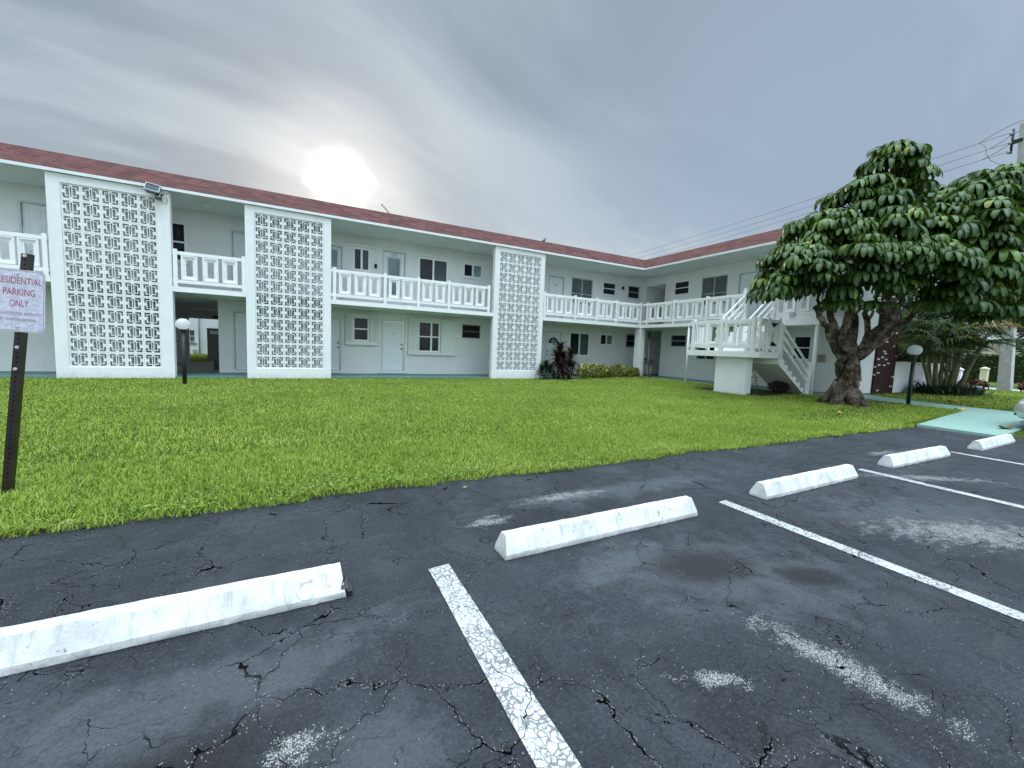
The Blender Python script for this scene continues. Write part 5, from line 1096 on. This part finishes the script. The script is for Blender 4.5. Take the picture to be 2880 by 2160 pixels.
for sx in (-1, 1):
    for d in (.85, 3.75):
        m = MB(); xx = cx+sx*.80; prof = [(.19, -.10), (.30, -.10), (.32, -.06), (.32, .06), (.30, .10), (.19, .10)]
        m.tube([(xx-.10, y1-d, .32), (xx-.07, y1-d, .32), (xx+.07, y1-d, .32), (xx+.10, y1-d, .32)], [.29, .32, .32, .29], 24); w_ = m.build('wheel', M['tyre'], CAR)
        m = MB(); m.cyl((xx+sx*.098, y1-d, .32), (xx+sx*.112, y1-d, .32), .2, 20); m.build('rim', M['alu'], w_)
    m = MB(); m.tube([(cx+sx*.62, y1-.10, .62), (cx+sx*.74, y1-.22, .64), (cx+sx*.83, y1-.45, .66)], [.05, .07, .03], 10); m.build('headlight', M['headlight'], CAR)
m = MB(); m.box(cx-.5, cx+.5, y1-.06, y1+.012, .36, .43); m.build('grille', M['black'], CAR)
m = MB(); m.box(cx-.66, cx+.66, y1-.5, y1-.10, .17, .27); m.build('lower_bumper', M['winframe_grey'], CAR, bevel=.03)

# ================================================================== LIGHT
az_s = math.atan2(.0680, .9422); el_s = R(19.2)
sd = Vector((math.sin(az_s)*math.cos(el_s), math.cos(az_s)*math.cos(el_s), math.sin(el_s)))
ld = bpy.data.lights.new('sun', 'SUN'); ld.energy = 1.3; ld.angle = R(14); ld.color = (1, .95, .86)
lo = bpy.data.objects.new('sun', ld); COL.objects.link(lo); lo.rotation_euler = (-sd).to_track_quat('-Z', 'Y').to_euler(); lo.location = (0, 0, 30)
W = NT('World', True); scene.world = W.m
sky = W.n('ShaderNodeTexSky', sky_type='NISHITA', sun_disc=False, sun_elevation=el_s, sun_rotation=az_s, air_density=1.0, dust_density=2.0, altitude=0)
dirv = W.vmath('NORMALIZE', W.n('ShaderNodeTexCoord').outputs['Generated']); sx = W.n('ShaderNodeSeparateXYZ', {0: dirv}); Z = sx.outputs[2]
zc = W.math('MAXIMUM', Z, 0.0)
pl = W.vmath('DIVIDE', dirv, W.n('ShaderNodeCombineXYZ', {0: W.math('ADD', zc, .16), 1: W.math('ADD', zc, .16), 2: 1.0}).outputs[0])
wob = W.noise(pl, .9, 2, .5).outputs[1]; pl2 = W.vmath('ADD', pl, W.n('ShaderNodeVectorMath', {0: W.vmath('SUBTRACT', wob, (.5, .5, .5)), 'Scale': .55}, operation='SCALE').outputs[0])
def cloud(scale, stretch, rot, loc, detail, rough): return W.noise(W.mapping(W.mapping(pl2, (1, 1, 0), (0, 0, R(rot)), loc), (stretch, 1, 1)), scale, detail, rough, .25).outputs[0]
n1 = cloud(1.7, .38, -30, (9.2, 2.9, 0), 4, .48); n2 = cloud(5.5, .36, -22, (2.1, 1.2, 0), 5, .55)
f = W.math('ADD', W.math('MULTIPLY', n1, .82), W.math('MULTIPLY', n2, .18))
grey = (3.35, 4.15, 4.95); lite = (4.8, 5.6, 6.2)
n3 = W.noise(W.mapping(W.mapping(pl2, (1, 1, 0), (0, 0, R(-8)), (3.1, 1.7, 0)), (.42, 1.25, 1)), 1.25, 5, .52, .2).outputs[0]
cl = W.mix(W.ramp(f, .36, .66), grey, lite); cl = W.mix(W.ramp(n3, .53, .36, 0, .85), cl, (2.5, 3.15, 3.95)); cl = W.mix(W.ramp(n3, .54, .72, 0, .5), cl, (5.0, 5.8, 6.35))
# clearer, bluer air towards +X
rt = W.ramp(sx.outputs[0], .25, .85); cl = W.mix(W.math('MULTIPLY', rt, .6), cl, (3.8, 4.85, 6.3))
# thin, brighter cloud low down, strongest round the sun's azimuth
hl = W.n('ShaderNodeVectorMath', {0: dirv, 1: (1, 1, 0)}, operation='MULTIPLY').outputs[0]
azd = W.vmath('DOT_PRODUCT', W.vmath('NORMALIZE', hl), (math.sin(az_s+.30), math.cos(az_s+.30), 0)); azf = W.ramp(azd, .60, 1.0, .2, 1.0)
hz = W.ramp(W.math('ADD', Z, W.math('MULTIPLY', W.math('SUBTRACT', n2, .5), .34)), .30, .12)
cl = W.mix(W.math('MULTIPLY', W.math('MULTIPLY', hz, azf), .85), cl, (5.9, 6.3, 6.6))
cl = W.mix(W.ramp(Z, .10, .0, 0, .7), cl, (6.0, 6.5, 7.2))
zen = W.ramp(Z, .66, .95, 1.0, 6.8); back = W.ramp(sx.outputs[1], .1, -.7, 1.0, 3.0)  # sky strengthened overhead and behind the camera, out of view, to light the facade
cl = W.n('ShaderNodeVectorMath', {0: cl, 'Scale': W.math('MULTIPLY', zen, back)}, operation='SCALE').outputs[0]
sdn = W.vmath('DOT_PRODUCT', dirv, tuple(sd)); fw = W.math('ADD', sdn, W.math('MULTIPLY', W.math('SUBTRACT', n2, .5), .004))
halo = W.math('POWER', W.ramp(fw, .975, 1.0), 2.0); core = W.math('POWER', W.ramp(fw, .9955, .9999), 3.4)
cl = W.vmath('ADD', cl, W.n('ShaderNodeVectorMath', {0: (1.9, 1.8, 1.6), 'Scale': halo}, operation='SCALE').outputs[0])
cl = W.vmath('ADD', cl, W.n('ShaderNodeVectorMath', {0: (9, 9, 8.6), 'Scale': core}, operation='SCALE').outputs[0])
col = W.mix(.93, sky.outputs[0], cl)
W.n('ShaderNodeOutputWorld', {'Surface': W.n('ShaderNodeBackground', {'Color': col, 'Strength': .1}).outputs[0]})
scene.view_settings.view_transform = 'Standard'; scene.view_settings.look = 'None'; scene.view_settings.gamma = 1; scene.view_settings.exposure = .08
scene.render.engine = 'CYCLES'; scene.cycles.use_denoising = True; scene.cycles.max_bounces = 6
